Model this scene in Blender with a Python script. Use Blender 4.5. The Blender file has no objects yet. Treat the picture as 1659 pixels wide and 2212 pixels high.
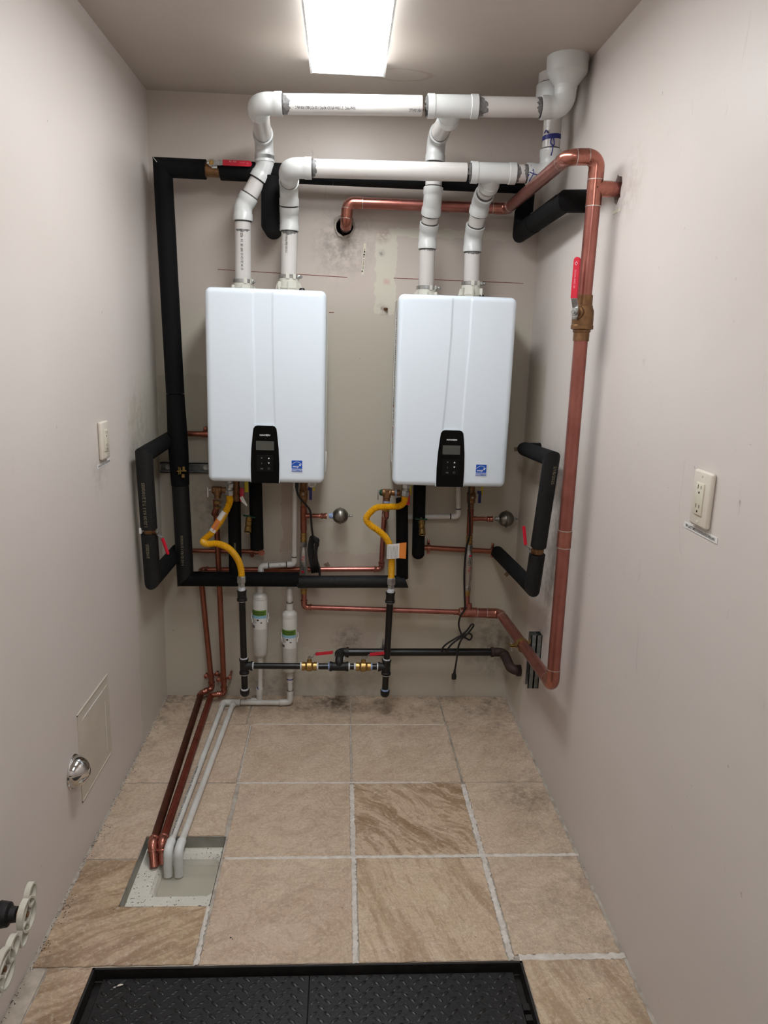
import bpy, bmesh, math, random
from mathutils import Matrix, Vector, noise as mnoise
V = Vector; PI = math.pi
sc = bpy.context.scene
random.seed(7)

# ------------------------------------------------------------------ camera, world, exposure
cd = bpy.data.cameras.new('camera'); cam = bpy.data.objects.new('camera', cd)
sc.collection.objects.link(cam); sc.camera = cam
cd.sensor_fit = 'HORIZONTAL'; cd.sensor_width = 36.0; cd.lens = 36.0 * 1604.27 / 1659.0
cd.clip_start = 0.02
cam.location = (0.75388, -3.08427, 1.52665)
cam.rotation_euler = (1.35373715, -0.0306511, -0.0522970)
W, H, FRONT = 1.517, 2.44, -4.15          # room width, height and the wall behind the camera
sc.view_settings.view_transform = 'Standard'; sc.view_settings.look = 'None'
sc.view_settings.gamma = 1.0; sc.view_settings.use_curve_mapping = False
sc.view_settings.exposure = 0.92
world = bpy.data.worlds.new('world'); sc.world = world; world.use_nodes = True
world.node_tree.nodes['Background'].inputs[0].default_value = (0.9, 0.93, 1.0, 1)
world.node_tree.nodes['Background'].inputs[1].default_value = 0.05
LAMP = 13.0                                 # emission of the fluorescent lens

# ------------------------------------------------------------------ materials
def rgb(c):
    if isinstance(c, str):
        c = [int(c[i:i+2], 16) / 255 for i in (0, 2, 4)]
        return tuple((x / 12.92 if x <= .04045 else ((x + .055) / 1.055) ** 2.4) for x in c) + (1,)
    return tuple(c) + (1,) if len(c) == 3 else tuple(c)
class NT:
    def __init__(s, name):
        s.m = bpy.data.materials.new(name); s.m.use_nodes = True; s.t = s.m.node_tree
        s.b = s.t.nodes['Principled BSDF']; s._co = None
    def n(s, typ, **k):
        nd = s.t.nodes.new(typ)
        for a, v in k.items():
            if a.startswith('i_'):
                nd.inputs[int(a[2:]) if a[2:].isdigit() else a[2:].replace('_', ' ')].default_value = v
            else: setattr(nd, a, v)
        return nd
    def l(s, a, b): s.t.links.new(a, b)
    def co(s):
        if s._co is None: s._co = s.n('ShaderNodeNewGeometry').outputs['Position']
        return s._co
    def noise(s, scale, detail=4, rough=.55, vec=None, dist=0):
        nd = s.n('ShaderNodeTexNoise'); nd.inputs['Scale'].default_value = scale
        nd.inputs['Detail'].default_value = detail; nd.inputs['Roughness'].default_value = rough
        nd.inputs['Distortion'].default_value = dist
        s.l(vec or s.co(), nd.inputs['Vector']); return nd.outputs['Fac']
    def ramp(s, fac, *stops, interp='LINEAR'):
        r = s.n('ShaderNodeValToRGB'); e = r.color_ramp.elements; r.color_ramp.interpolation = interp
        while len(e) < len(stops): e.new(.5)
        for el, (p, c) in zip(e, stops): el.position = p; el.color = rgb(c) if not isinstance(c, (int, float)) else (c, c, c, 1)
        s.l(fac, r.inputs[0]); return r.outputs[0]
    def math(s, op, a, b=None, c=None, clamp=False):
        nd = s.n('ShaderNodeMath', operation=op); nd.use_clamp = clamp
        for i, x in enumerate((a, b, c)):
            if x is None: continue
            if isinstance(x, (int, float)): nd.inputs[i].default_value = x
            else: s.l(x, nd.inputs[i])
        return nd.outputs[0]
    def mix(s, fac, a, b, mode='MIX'):
        nd = s.n('ShaderNodeMix', data_type='RGBA', blend_type=mode)
        for i, x in ((0, fac), (6, a), (7, b)):
            if isinstance(x, (int, float)): nd.inputs[i].default_value = x
            elif isinstance(x, (str, tuple)): nd.inputs[i].default_value = rgb(x)
            else: s.l(x, nd.inputs[i])
        return nd.outputs[2]
    def xyz(s):
        nd = s.n('ShaderNodeSeparateXYZ'); s.l(s.co(), nd.inputs[0]); return nd.outputs
    def out(s, col=None, rough=None, metal=0.0, bump=None, bstr=.2, bdist=.002, spec=None, coat=0):
        if col is not None:
            if isinstance(col, (str, tuple)): s.b.inputs['Base Color'].default_value = rgb(col)
            else: s.l(col, s.b.inputs['Base Color'])
        if rough is not None:
            if isinstance(rough, (int, float)): s.b.inputs['Roughness'].default_value = rough
            else: s.l(rough, s.b.inputs['Roughness'])
        s.b.inputs['Metallic'].default_value = metal
        if spec is not None: s.b.inputs['Specular IOR Level'].default_value = spec
        if coat: s.b.inputs['Coat Weight'].default_value = coat; s.b.inputs['Coat Roughness'].default_value = .1
        if bump is not None:
            bn = s.n('ShaderNodeBump'); bn.inputs['Strength'].default_value = bstr; bn.inputs['Distance'].default_value = bdist
            s.l(bump, bn.inputs['Height']); s.l(bn.outputs[0], s.b.inputs['Normal'])
        return s.m
def simple(name, c1, rough=.5, metal=0, c2=None, ns=40, bump=0, bs=200, spec=None, coat=0):
    t = NT(name); col = c1
    if c2: col = t.mix(t.ramp(t.noise(ns), (.3, 0.), (.7, 1.)), c1, c2)
    return t.out(col, rough, metal, t.noise(bs, 3) if bump else None, bump or .2, .002, spec, coat)

def wall_mat(name, base, base2, patches=(), stains=(), scuff=.5, seed=0):
    """painted drywall; patches = (axes, a0,a1,b0,b1, colour, ragged) areas of other paint or joint compound"""
    t = NT(name); X = t.xyz()
    mp = t.n('ShaderNodeMapping'); mp.inputs['Location'].default_value = (seed, seed * 2, 0); t.l(t.co(), mp.inputs[0])
    big = t.noise(1.3, 3, .5, mp.outputs[0]); col = t.mix(t.ramp(big, (.35, 0.), (.65, 1.)), base, base2)
    def box(ax, a0, a1, b0, b1, rag, soft=.004):
        A, B = X[ax[0]], X[ax[1]]
        wob = t.math('MULTIPLY_ADD', t.noise(14, 4, .6, mp.outputs[0]), rag, -rag * .5)
        A = t.math('ADD', A, wob)
        wob2 = t.math('MULTIPLY_ADD', t.noise(17, 4, .6), rag, -rag * .5); B = t.math('ADD', B, wob2)
        ms = [t.math('SUBTRACT', A, a0), t.math('SUBTRACT', a1, A), t.math('SUBTRACT', B, b0), t.math('SUBTRACT', b1, B)]
        m = ms[0]
        for q in ms[1:]: m = t.math('MINIMUM', m, q)
        return t.math('DIVIDE', m, soft, clamp=True)
    for (ax, a0, a1, b0, b1, c, rag, soft, op) in patches:
        col = t.mix(t.math('MULTIPLY', box(ax, a0, a1, b0, b1, rag, soft), op), col, c)
    for (cx, cy, cz, r, c, op) in stains:      # smudges with a centre
        d = t.n('ShaderNodeVectorMath', operation='DISTANCE'); t.l(t.co(), d.inputs[0]); d.inputs[1].default_value = (cx, cy, cz)
        g = t.math('SUBTRACT', 1.0, t.math('DIVIDE', d.outputs['Value'], r), clamp=True)
        g = t.math('MULTIPLY', g, t.ramp(t.noise(26, 6, .7), (.4, 0.), (.62, 1.)))
        col = t.mix(t.math('MULTIPLY', g, op), col, c)
    # faint scuffs, stretched vertically, and dark specks
    m2 = t.n('ShaderNodeMapping'); m2.inputs['Scale'].default_value = (9, 9, 3); t.l(t.co(), m2.inputs[0])
    s1 = t.ramp(t.noise(1.6, 8, .72, m2.outputs[0], 1.2), (.62, 0.), (.74, 1.))
    s0 = t.ramp(t.noise(1.1, 2), (.48, 0.), (.6, 1.))
    col = t.mix(t.math('MULTIPLY', t.math('MULTIPLY', s1, s0), scuff * .45), col, '5a5048')
    sp = t.ramp(t.noise(42, 2, .5), (.76, 0.), (.79, 1.)); col = t.mix(t.math('MULTIPLY', sp, scuff * .6), col, '4a4038')
    return t.out(col, .42, 0, t.noise(160, 3), .06, .0008, .4)

M = {}
PAINT, PAINT2 = 'cbc2bb', 'd0c7c1'
M['wall_side'] = wall_mat('side_wall_paint', PAINT, PAINT2,
    [((1, 2), -.42, 0, 0.0, 1.33, 'c2bcae', .1, .02, .75), ((1, 2), -.30, 0, 1.0, 1.42, 'cfcabc', .14, .01, .6)],
    [(0, -.75, 1.13, .1, '8a8078', .5), (0, -.3, 1.2, .22, '7c746c', .5)], .5, 3)
M['wall_right'] = wall_mat('right_wall_paint', PAINT, PAINT2,
    [((1, 2), -.28, 0, 0.0, 1.5, 'bcb3a2', .05, .03, .8)],
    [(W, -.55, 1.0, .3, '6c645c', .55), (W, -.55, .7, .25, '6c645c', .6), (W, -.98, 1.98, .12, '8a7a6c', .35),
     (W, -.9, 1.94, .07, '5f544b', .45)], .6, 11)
M['wall_back'] = wall_mat('back_wall_paint', 'c3b7ad', 'bcb1a7',
    [((0, 2), -.1, 1.6, -.1, 1.73, 'bab3a3', .05, .12, .85),
     ((0, 2), .50, .62, .66, 1.0, 'b09f90', .08, .004, .8), ((0, 2), .50, .93, .22, .66, 'b5a799', .09, .005, .8),
     ((0, 2), 0, .30, 1.15, 1.4, 'aca594', .06, .006, .7), ((0, 2), .86, 1.2, .3, .52, 'b0a490', .1, .01, .7),
     ((0, 2), .87, .955, 1.66, 1.965, 'cbc6b6', .055, .003, .9), ((0, 2), .915, 1.435, 1.955, 1.992, 'cbc6b6', .04, .004, .85),
     ((0, 2), .90, .935, 1.77, 1.80, 'c49c90', .02, .01, .6),
     ((0, 2), 0.94, 1.5, .18, .85, 'b9b09c', .12, .05, .5)],
    [(.745, 0, 1.95, .15, '55504a', .55), (.73, 0, 1.88, .15, '6b645c', .4), (.895, 0, 1.895, .018, '1d1a18', 1.0),
     (.9, 0, 1.955, .035, '7a4438', .9), (.905, 0, 1.68, .03, '5a2a22', .9), (.80, 0, .262, .09, '2d2a27', .7), (1.45, 0, .25, .2, '4a4238', .7),
     (.25, 0, .84, .2, '6a635a', .7), (.8, 0, .01, .3, '5a5248', .3), (.45, 0, .04, .2, '544c44', .45)], .8, 5)
def ceil_mat():
    t = NT('ceiling_paint'); X = t.xyz()
    col = t.mix(t.ramp(t.noise(1.2, 3), (.3, 0.), (.7, 1.)), 'bdb2a8', 'c4bab0')
    # dried water ring beside the lamp
    dx = t.math('DIVIDE', t.math('SUBTRACT', X[0], .93), .10); dy = t.math('DIVIDE', t.math('SUBTRACT', X[1], -.29), .055)
    r = t.math('SQRT', t.math('ADD', t.math('MULTIPLY', dx, dx), t.math('MULTIPLY', dy, dy)))
    r = t.math('ADD', r, t.math('MULTIPLY_ADD', t.noise(12, 4), .5, -.25))
    ring = t.math('SUBTRACT', 1.0, t.math('MULTIPLY', t.math('ABSOLUTE', t.math('SUBTRACT', r, 1.0)), 6.0), clamp=True)
    col = t.mix(t.math('MULTIPLY', ring, .35), col, '8a6f58')
    return t.out(col, .6, 0, t.noise(120, 3), .05, .0008)
M['ceiling'] = ceil_mat()
def tile_mat(name, rot, bands, c0='c5b09a', c1='b8a28a', c2='d3c0aa', dark='9a8068', warp=1.0):
    t = NT(name); X = t.xyz()
    oi = t.n('ShaderNodeObjectInfo'); off = t.n('ShaderNodeVectorMath', operation='MULTIPLY_ADD')
    cmb = t.n('ShaderNodeCombineXYZ'); t.l(oi.outputs['Random'], cmb.inputs[0]); t.l(oi.outputs['Random'], cmb.inputs[1])
    t.l(cmb.outputs[0], off.inputs[0]); off.inputs[1].default_value = (13, 7, 0) if bands < .5 else (0, 0, 0); t.l(t.co(), off.inputs[2])
    P = off.outputs[0]
    # warp the coordinates so that the sediment bands wander
    wn = t.n('ShaderNodeTexNoise'); wn.inputs['Scale'].default_value = 3.2; wn.inputs['Detail'].default_value = 3; t.l(P, wn.inputs['Vector'])
    wv = t.n('ShaderNodeVectorMath', operation='MULTIPLY_ADD'); t.l(wn.outputs['Color'], wv.inputs[0]); wv.inputs[1].default_value = (.12 * warp,) * 3; t.l(P, wv.inputs[2])
    mp = t.n('ShaderNodeMapping', vector_type='TEXTURE'); mp.inputs['Rotation'].default_value = (0, 0, rot); mp.inputs['Scale'].default_value = (1, 9, 1); t.l(wv.outputs[0], mp.inputs[0]); v = mp.outputs[0]
    a = t.noise(6, 7, .65, P, 1.2)
    col = t.mix(t.ramp(a, (.3, 0.), (.68, 1.)), c1, c2); col = t.mix(.25, col, c0)
    pk = t.noise(2.6, 3, .5, P); col = t.mix(t.math('MULTIPLY', t.ramp(pk, (.45, 0.), (.65, 1.)), .35), col, 'c4aa9a')
    st = t.noise(17, 7, .62, v); col = t.mix(t.math('MULTIPLY', t.ramp(st, (.5, 0.), (.58, 1.)), .10 + bands * .6), col, dark)
    st3 = t.noise(62, 6, .66, v); col = t.mix(t.math('MULTIPLY', t.ramp(st3, (.50, 0.), (.58, 1.)), .12 + bands * .45), col, dark)
    st2 = t.noise(33, 6, .64, v); col = t.mix(t.math('MULTIPLY', t.ramp(st2, (.56, 0.), (.66, 1.)), .06 + bands * .55), col, 'd0bca4')
    vein = t.math('SUBTRACT', 1.0, t.math('MULTIPLY', t.math('ABSOLUTE', t.math('SUBTRACT', t.noise(9, 8, .66, P, 1.5), .5)), 22.0), clamp=True)
    col = t.mix(t.math('MULTIPLY', vein, .30), col, '8a725c')
    fine = t.noise(130, 5, .65, P); col = t.mix(t.math('MULTIPLY', t.ramp(fine, (.48, 0.), (.66, 1.)), .42), col, '9c8570')
    fin2 = t.noise(85, 5, .65, P); col = t.mix(t.math('MULTIPLY', t.ramp(fin2, (.52, 0.), (.68, 1.)), .38), col, 'e0d2c0')
    pit = t.ramp(t.noise(70, 2, .5, P), (.74, 0.), (.77, 1.)); col = t.mix(t.math('MULTIPLY', pit, .7), col, '40332a')
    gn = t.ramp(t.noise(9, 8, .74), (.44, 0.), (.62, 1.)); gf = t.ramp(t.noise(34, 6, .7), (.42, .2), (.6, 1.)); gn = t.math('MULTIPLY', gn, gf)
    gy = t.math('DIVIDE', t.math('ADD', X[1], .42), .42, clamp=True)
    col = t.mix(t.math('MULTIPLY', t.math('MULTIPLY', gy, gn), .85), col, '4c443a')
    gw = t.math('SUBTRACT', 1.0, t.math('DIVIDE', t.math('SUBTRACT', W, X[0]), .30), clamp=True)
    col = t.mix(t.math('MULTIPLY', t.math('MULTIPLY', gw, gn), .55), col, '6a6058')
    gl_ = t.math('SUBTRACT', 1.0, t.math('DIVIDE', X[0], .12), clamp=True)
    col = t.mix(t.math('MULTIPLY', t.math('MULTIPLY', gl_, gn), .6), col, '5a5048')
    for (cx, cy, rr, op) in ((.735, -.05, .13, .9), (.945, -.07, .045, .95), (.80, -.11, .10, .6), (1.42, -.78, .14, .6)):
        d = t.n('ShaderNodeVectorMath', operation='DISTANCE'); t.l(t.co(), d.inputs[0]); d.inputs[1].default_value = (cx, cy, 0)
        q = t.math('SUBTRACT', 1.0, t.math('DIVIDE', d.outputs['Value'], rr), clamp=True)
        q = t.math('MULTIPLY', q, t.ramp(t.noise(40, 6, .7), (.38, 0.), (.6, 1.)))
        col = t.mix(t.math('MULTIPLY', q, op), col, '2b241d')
    h = t.math('ADD', t.math('MULTIPLY', fine, .6), t.math('ADD', t.math('MULTIPLY', st3, .5 * bands), t.math('MULTIPLY', fin2, .5)))
    return t.out(col, .55, 0, h, .85, .006, .35)
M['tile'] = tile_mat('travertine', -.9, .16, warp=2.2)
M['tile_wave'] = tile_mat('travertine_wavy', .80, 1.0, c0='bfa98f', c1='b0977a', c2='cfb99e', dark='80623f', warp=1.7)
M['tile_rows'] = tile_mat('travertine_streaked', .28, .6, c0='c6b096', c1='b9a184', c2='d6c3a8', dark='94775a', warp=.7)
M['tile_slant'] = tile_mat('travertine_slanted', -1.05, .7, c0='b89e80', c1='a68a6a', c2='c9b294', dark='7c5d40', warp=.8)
M['grout'] = simple('grout', 'b9b0a4', .85, 0, '8f857a', 30, .5, 120)
M['grout_white'] = simple('white_grout', 'd2ccc4', .85, 0, 'b4aca2', 45, .5, 150)
M['concrete'] = simple('bare_concrete', 'b9ae9f', .85, 0, '9b9082', 25, .4, 90)
def speck(name, base, c2, thr=.66, sc_=55):
    t = NT(name); col = t.mix(t.ramp(t.noise(8, 4), (.3, 0.), (.7, 1.)), base, c2)
    col = t.mix(t.ramp(t.noise(sc_, 3, .6), (thr, 0.), (thr + .03, 1.)), col, '1c1a18')
    return t.out(col, .6, 0, t.noise(90, 3), .3, .002)
M['sump_paint'] = speck('painted_sump_ledge', 'd8d5ca', 'c2beb2', .63, 130)
M['sump_grey'] = simple('sump_rim_grey', '96938a', .7, 0, '7f7c70', 20, .3)
M['sump_inner'] = simple('sump_basin_paint', 'e0dbd1', .5, 0, 'd3cdc2', 12, .1)
t = NT('milky_water'); t.b.inputs['Base Color'].default_value = rgb('ebe6dc'); t.b.inputs['Roughness'].default_value = .04
tr = t.n('ShaderNodeBsdfTransparent'); tr.inputs[0].default_value = rgb('ecebe2'); mx = t.n('ShaderNodeMixShader'); mx.inputs[0].default_value = .72
t.l(tr.outputs[0], mx.inputs[2]); t.l(t.b.outputs[0], mx.inputs[1]); t.l(mx.outputs[0], t.t.nodes['Material Output'].inputs['Surface']); M['water'] = t.m
M['pvc'] = simple('white_pvc', 'd0d1cf', .28, 0, 'c6c6c3', 6, .03, 60)
M['pvc_pipe'] = simple('white_pvc_pipe', 'cdc9c5', .26, 0, 'c2bcb7', 5, .03, 60)
M['pvc_small'] = simple('small_white_pvc', 'cfcdc8', .32, 0, 'bebbb4', 18, .05, 90)
M['glue'] = simple('pvc_primer_stain', '55524f', .5, 0, '2a2826', 90)
M['smear'] = simple('primer_smear_grey', '7d7b79', .45, 0, '4e4c4b', 120)
M['collar'] = simple('ivory_vent_collar', 'cfcdc2', .4)
def copper(name, c1, c2, rough, r2, ox='5d2f24', oxa=.5):
    t = NT(name); col = t.mix(t.ramp(t.noise(14, 4, .6), (.35, 0.), (.65, 1.)), c1, c2)
    mp = t.n('ShaderNodeMapping'); mp.inputs['Scale'].default_value = (1, 1, .35); t.l(t.co(), mp.inputs[0])
    o = t.ramp(t.noise(28, 6, .7, mp.outputs[0]), (.5, 0.), (.72, 1.))
    col = t.mix(t.math('MULTIPLY', o, oxa), col, ox)
    r = t.n('ShaderNodeMapRange'); t.l(o, r.inputs[0]); r.inputs[3].default_value = rough; r.inputs[4].default_value = r2
    return t.out(col, r.outputs[0], .85, t.noise(60, 4), .05, .001)
M['copper'] = copper('copper_pipe', 'a96c62', '985e54', .30, .40, '8a5248', .4)
M['copper_fit'] = copper('copper_fitting', 'b47668', '9c6252', .24, .38, '704234', .45)
M['copper_dull'] = copper('dull_copper', '9c6250', '8c5442', .32, .5, '703828', .5)
M['copper_dark'] = copper('tarnished_copper', '6b4030', '58352a', .42, .6, '35201a', .5)
M['copper_red'] = copper('reddened_copper', '9c5040', '8a4436', .36, .5, '5a2a22', .5)
M['solder'] = simple('solder', 'c9c4be', .3, .9)
M['brass'] = simple('brass', 'b89a62', .33, .9, '9c7d48', 60, .08, 120)
M['brass_dark'] = simple('aged_bronze', '8d6a48', .42, .8, '70523a', 70, .1, 100)
M['steel'] = simple('zinc_steel', 'b9bab8', .3, .9, '9a9b9a', 60)
M['stainless'] = simple('stainless_steel', 'b9b6b0', .3, .8, 'a19e99', 20)
M['ballsteel'] = simple('arrestor_steel', '8e8a83', .34, .95, '7b7770', 30)
M['strut'] = simple('galvanised_strut', '8c9090', .45, .8, '6d7172', 50, .1)
M['chrome'] = simple('chrome', 'd8d8d8', .07, 1.0)
M['foam'] = simple('black_foam', '0b0b0c', .8, 0, '050506', 120, .9, 260, .2)
M['foam_rough'] = simple('black_foam_grained', '0f0f10', .6, 0, '040404', 180, 1.0, 260, .4)
M['slit'] = simple('foam_seam', '060606', .9)
M['foamtext'] = simple('foam_print', '7d7560', .7)
M['iron'] = simple('black_iron', '060606', .3, .1, '0d0d0d', 60, .2, 90)
M['iron_fit'] = simple('malleable_iron_fitting', '1b1a1b', .5, .2, '121112', 50, .5, 160)
M['iron_rust'] = simple('rusty_iron', '2a2220', .65, .2, '3d2a24', 30, .5, 110)
M['dope'] = simple('thread_sealant', 'd8dadc', .6, 0, 'b9bcc0', 120)
M['tape_blue'] = simple('blue_thread_sealant', '3f6fb4', .6, 0, 'b8c6da', 200)
M['red'] = simple('red_vinyl', 'c0142f', .35)
M['redprint'] = simple('grip_print', 'e08c94', .5)
M['yellow'] = simple('yellow_coating', 'e0a814', .38, 0, 'd39a0c', 30)
M['yellow_tag'] = simple('yellow_plastic', 'c9b81e', .4)
M['blue'] = simple('blue_vinyl', '101a5e', .35)
M['green'] = simple('green_plastic', '14402a', .35)
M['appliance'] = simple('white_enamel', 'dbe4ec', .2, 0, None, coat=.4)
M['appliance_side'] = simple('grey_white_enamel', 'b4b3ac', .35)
M['panel'] = simple('gloss_black', '020202', .1, 0, None, spec=.18)
M['panel_pad'] = simple('satin_black', '060607', .3, 0, None, spec=.2)
M['lcd'] = simple('lcd_window', '4a4a44', .2)
M['white'] = simple('white_print', 'e8eaec', .5)
M['paper'] = simple('paper_label', 'd8d6d2', .6)
M['black'] = simple('black_print', '0a0a0a', .5)
M['estar'] = simple('blue_sticker', '0d4fae', .4)
M['lgreen'] = simple('label_green', '5a8228', .5)
M['lblue'] = simple('label_blue', '86b4cc', .5)
M['orange'] = simple('orange_tag', 'd98034', .5)
M['greyprint'] = simple('grey_print', '74706c', .6)
M['rednote'] = simple('red_note', 'b06a60', .6)
M['ivory'] = simple('ivory_plastic', 'd0c7b9', .35)
M['ivory2'] = simple('ivory_receptacle', 'd0c9b6', .35)
M['slot'] = simple('socket_slot', '2a1d12', .7)
M['cord'] = simple('black_rubber', '0a0a0b', .35)
M['plaster'] = simple('broken_plaster', 'c9c2b6', .9, 0, '9a9184', 90, .6, 150)
M['hole'] = simple('dark_cavity', '0b0908', .9)
M['pad'] = simple('brown_adhesive', '8a7760', .8, 0, '75634f', 90)
M['redline'] = simple('red_line', '7a2c24', .8)
M['ink'] = simple('blue_marker', '1c2474', .5)
M['hatch'] = simple('black_tread_plate', '0c0c0d', .42, .1, '151516', 25, .35, 140, .5)
M['hatch_lug'] = simple('worn_tread', '131314', .36, .1, '0c0c0d', 60, .3, 140, .5)
M['frame_dark'] = simple('dark_angle_iron', '1b1918', .55, .3, '2c2724', 30, .4, 100)
M['access'] = simple('access_panel_paint', 'c6bdaf', .35, 0, 'beb4a6', 10)
M['wheel'] = simple('painted_handwheel', 'c8c4b6', .45, 0, 'b6b1a2', 40, .2, 100)
M['lampwhite'] = simple('lamp_frame', 'eef2f2', .4)
M['debris'] = simple('grit', '2a2622', .9)
M['chip'] = simple('pale_chip', 'cfc8bc', .7)
t = NT('lit_diffuser'); t.b.inputs['Emission Color'].default_value = (0.93, 0.97, 1.0, 1); t.b.inputs['Emission Strength'].default_value = LAMP
M['lens'] = t.out('ffffff', .4)
t = NT('fill_light_diffuser'); t.b.inputs['Emission Color'].default_value = (0.93, 0.97, 1.0, 1); t.b.inputs['Emission Strength'].default_value = LAMP * .80
M['lens_fill'] = t.out('ffffff', .4)  # lens of the added fill light behind the camera
t = NT('lit_diffuser_side'); t.b.inputs['Emission Color'].default_value = (0.93, 0.97, 1.0, 1); t.b.inputs['Emission Strength'].default_value = LAMP * .18
M['lens_side'] = t.out('ffffff', .4)
t = NT('lit_diffuser_end'); t.b.inputs['Emission Color'].default_value = (0.88, 0.94, 1.0, 1); t.b.inputs['Emission Strength'].default_value = .62
M['lens_end'] = t.out('ffffff', .4)

# ------------------------------------------------------------------ object helpers
def link(o, parent=None):
    sc.collection.objects.link(o)
    if parent is not None:
        o.parent = parent
        if parent.parent is None: o.matrix_parent_inverse = Matrix.Translation(parent.location).inverted() if parent.type == 'EMPTY' else Matrix()
    return o
def mesh(name, vf, mat, parent=None, smooth=True, sharp=35):
    vs, fs = vf; me = bpy.data.meshes.new(name); me.from_pydata([tuple(v) for v in vs], [], fs); me.update()
    bm = bmesh.new(); bm.from_mesh(me); bmesh.ops.recalc_face_normals(bm, faces=bm.faces[:]); bm.to_mesh(me); bm.free()
    if smooth:
        me.polygons.foreach_set('use_smooth', [True] * len(me.polygons)); me.set_sharp_from_angle(angle=math.radians(sharp))
    me.materials.append(M[mat]); return link(bpy.data.objects.new(name, me), parent)
def tag(o, label, cat=None, group=None, kind=None):
    if label: o['label'] = label
    if cat: o['category'] = cat
    if group: o['group'] = group
    if kind: o['kind'] = kind
    return o
def thing(name, label, cat, loc=(0, 0, 0), group=None):
    o = bpy.data.objects.new(name, None); o.empty_display_size = .05; sc.collection.objects.link(o); o.location = loc
    return tag(o, label, cat, group)
def join(*parts):
    vs, fs = [], []
    for a, b in parts:
        k = len(vs); vs += list(a); fs += [[i + k for i in f] for f in b]
    return vs, fs
def xf(vf, m): return [m @ V(v) for v in vf[0]], vf[1]
def frame(P, x, z):
    x = V(x).normalized(); z = V(z); z = (z - x * z.dot(x)).normalized(); y = z.cross(x)
    return Matrix(((x[0], y[0], z[0], P[0]), (x[1], y[1], z[1], P[1]), (x[2], y[2], z[2], P[2]), (0, 0, 0, 1)))
def box(c, s, bev=0.0, seg=2, m=None):
    bm = bmesh.new(); bmesh.ops.create_cube(bm, size=1)
    for v in bm.verts: v.co = V((v.co.x * s[0] + c[0], v.co.y * s[1] + c[1], v.co.z * s[2] + c[2]))
    if bev: bmesh.ops.bevel(bm, geom=bm.edges[:], offset=bev, segments=seg, profile=.5, affect='EDGES')
    vs = [v.co.copy() for v in bm.verts]; bm.verts.index_update(); fs = [[v.index for v in f.verts] for f in bm.faces]; bm.free()
    return xf((vs, fs), m) if m else (vs, fs)
def prism(poly, h0, h1, m=None):
    n = len(poly); vs = [V((p[0], p[1], h0)) for p in poly] + [V((p[0], p[1], h1)) for p in poly]
    fs = [list(range(n))[::-1], list(range(n, 2 * n))] + [[i, (i + 1) % n, n + (i + 1) % n, n + i] for i in range(n)]
    return xf((vs, fs), m) if m else (vs, fs)
def sweep(P, R, n=20, caps=True, up=None):
    P = [V(p) for p in P]; k = len(P)
    if not hasattr(R, '__len__'): R = [R] * k
    T = []
    for i in range(k):
        a = b = None
        for j in range(i - 1, -1, -1):
            if (P[i] - P[j]).length > 1e-5: a = (P[i] - P[j]).normalized(); break
        for j in range(i + 1, k):
            if (P[j] - P[i]).length > 1e-5: b = (P[j] - P[i]).normalized(); break
        T.append(((a or b) + (b or a)).normalized())
    t0 = T[0]; u = V(up) if up else (V((0, 0, 1)) if abs(t0.z) < .9 else V((0, 1, 0)))
    u = (u - t0 * u.dot(t0)).normalized(); vs = []
    for i in range(k):
        u = (u - T[i] * u.dot(T[i])).normalized(); w = T[i].cross(u)
        for j in range(n):
            a = 2 * PI * j / n; vs.append(P[i] + (u * math.cos(a) + w * math.sin(a)) * R[i])
    fs = [[i * n + j, i * n + (j + 1) % n, (i + 1) * n + (j + 1) % n, (i + 1) * n + j] for i in range(k - 1) for j in range(n)]
    if caps: fs += [list(range(n))[::-1], list(range((k - 1) * n, k * n))]
    return vs, fs
def lathe(P, D, prof, n=24):
    P, D = V(P), V(D).normalized(); u = V((0, 0, 1)) if abs(D.z) < .9 else V((1, 0, 0)); u = (u - D * u.dot(D)).normalized(); w = D.cross(u); vs = []
    for t_, r in prof:
        for j in range(n):
            a = 2 * PI * (j + .5) / n; vs.append(P + D * t_ + (u * math.cos(a) + w * math.sin(a)) * max(r, 1e-5))
    k = len(prof)
    fs = [[i * n + j, i * n + (j + 1) % n, (i + 1) * n + (j + 1) % n, (i + 1) * n + j] for i in range(k - 1) for j in range(n)]
    return vs, fs + [list(range(n))[::-1], list(range((k - 1) * n, k * n))]
def fillet(pts, rad, n=10):
    pts = [V(p) for p in pts]; out = [pts[0]]
    for i in range(1, len(pts) - 1):
        a, b, c = pts[i - 1], pts[i], pts[i + 1]; d1 = (a - b); d2 = (c - b)
        ang = d1.angle(d2)
        if abs(ang - PI) < .02: out.append(b); continue
        r = rad[i - 1] if hasattr(rad, '__len__') else rad
        L = min(r / math.tan(ang / 2), d1.length * .499, d2.length * .499); r2 = L * math.tan(ang / 2)
        p1 = b + d1.normalized() * L; cdir = (d1.normalized() + d2.normalized()).normalized(); ctr = b + cdir * (r2 / math.sin(ang / 2))
        e1 = (p1 - ctr); e2 = (b + d2.normalized() * L - ctr); tot = e1.angle(e2)
        for k in range(n + 1):
            f = k / n; out.append(ctr + (e1 * math.sin((1 - f) * tot) + e2 * math.sin(f * tot)) / math.sin(tot))
    out.append(pts[-1]); return out
def catmull(pts, k=10):
    pts = [V(p) for p in pts]; q = [pts[0] * 2 - pts[1]] + pts + [pts[-1] * 2 - pts[-2]]; out = []
    for i in range(1, len(q) - 2):
        for j in range(k):
            t_ = j / k; a, b, c, d = q[i - 1:i + 3]
            out.append(.5 * ((2 * b) + (c - a) * t_ + (2 * a - 5 * b + 4 * c - d) * t_ ** 2 + (3 * b - a - 3 * c + d) * t_ ** 3))
    return out + [pts[-1]]
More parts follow.
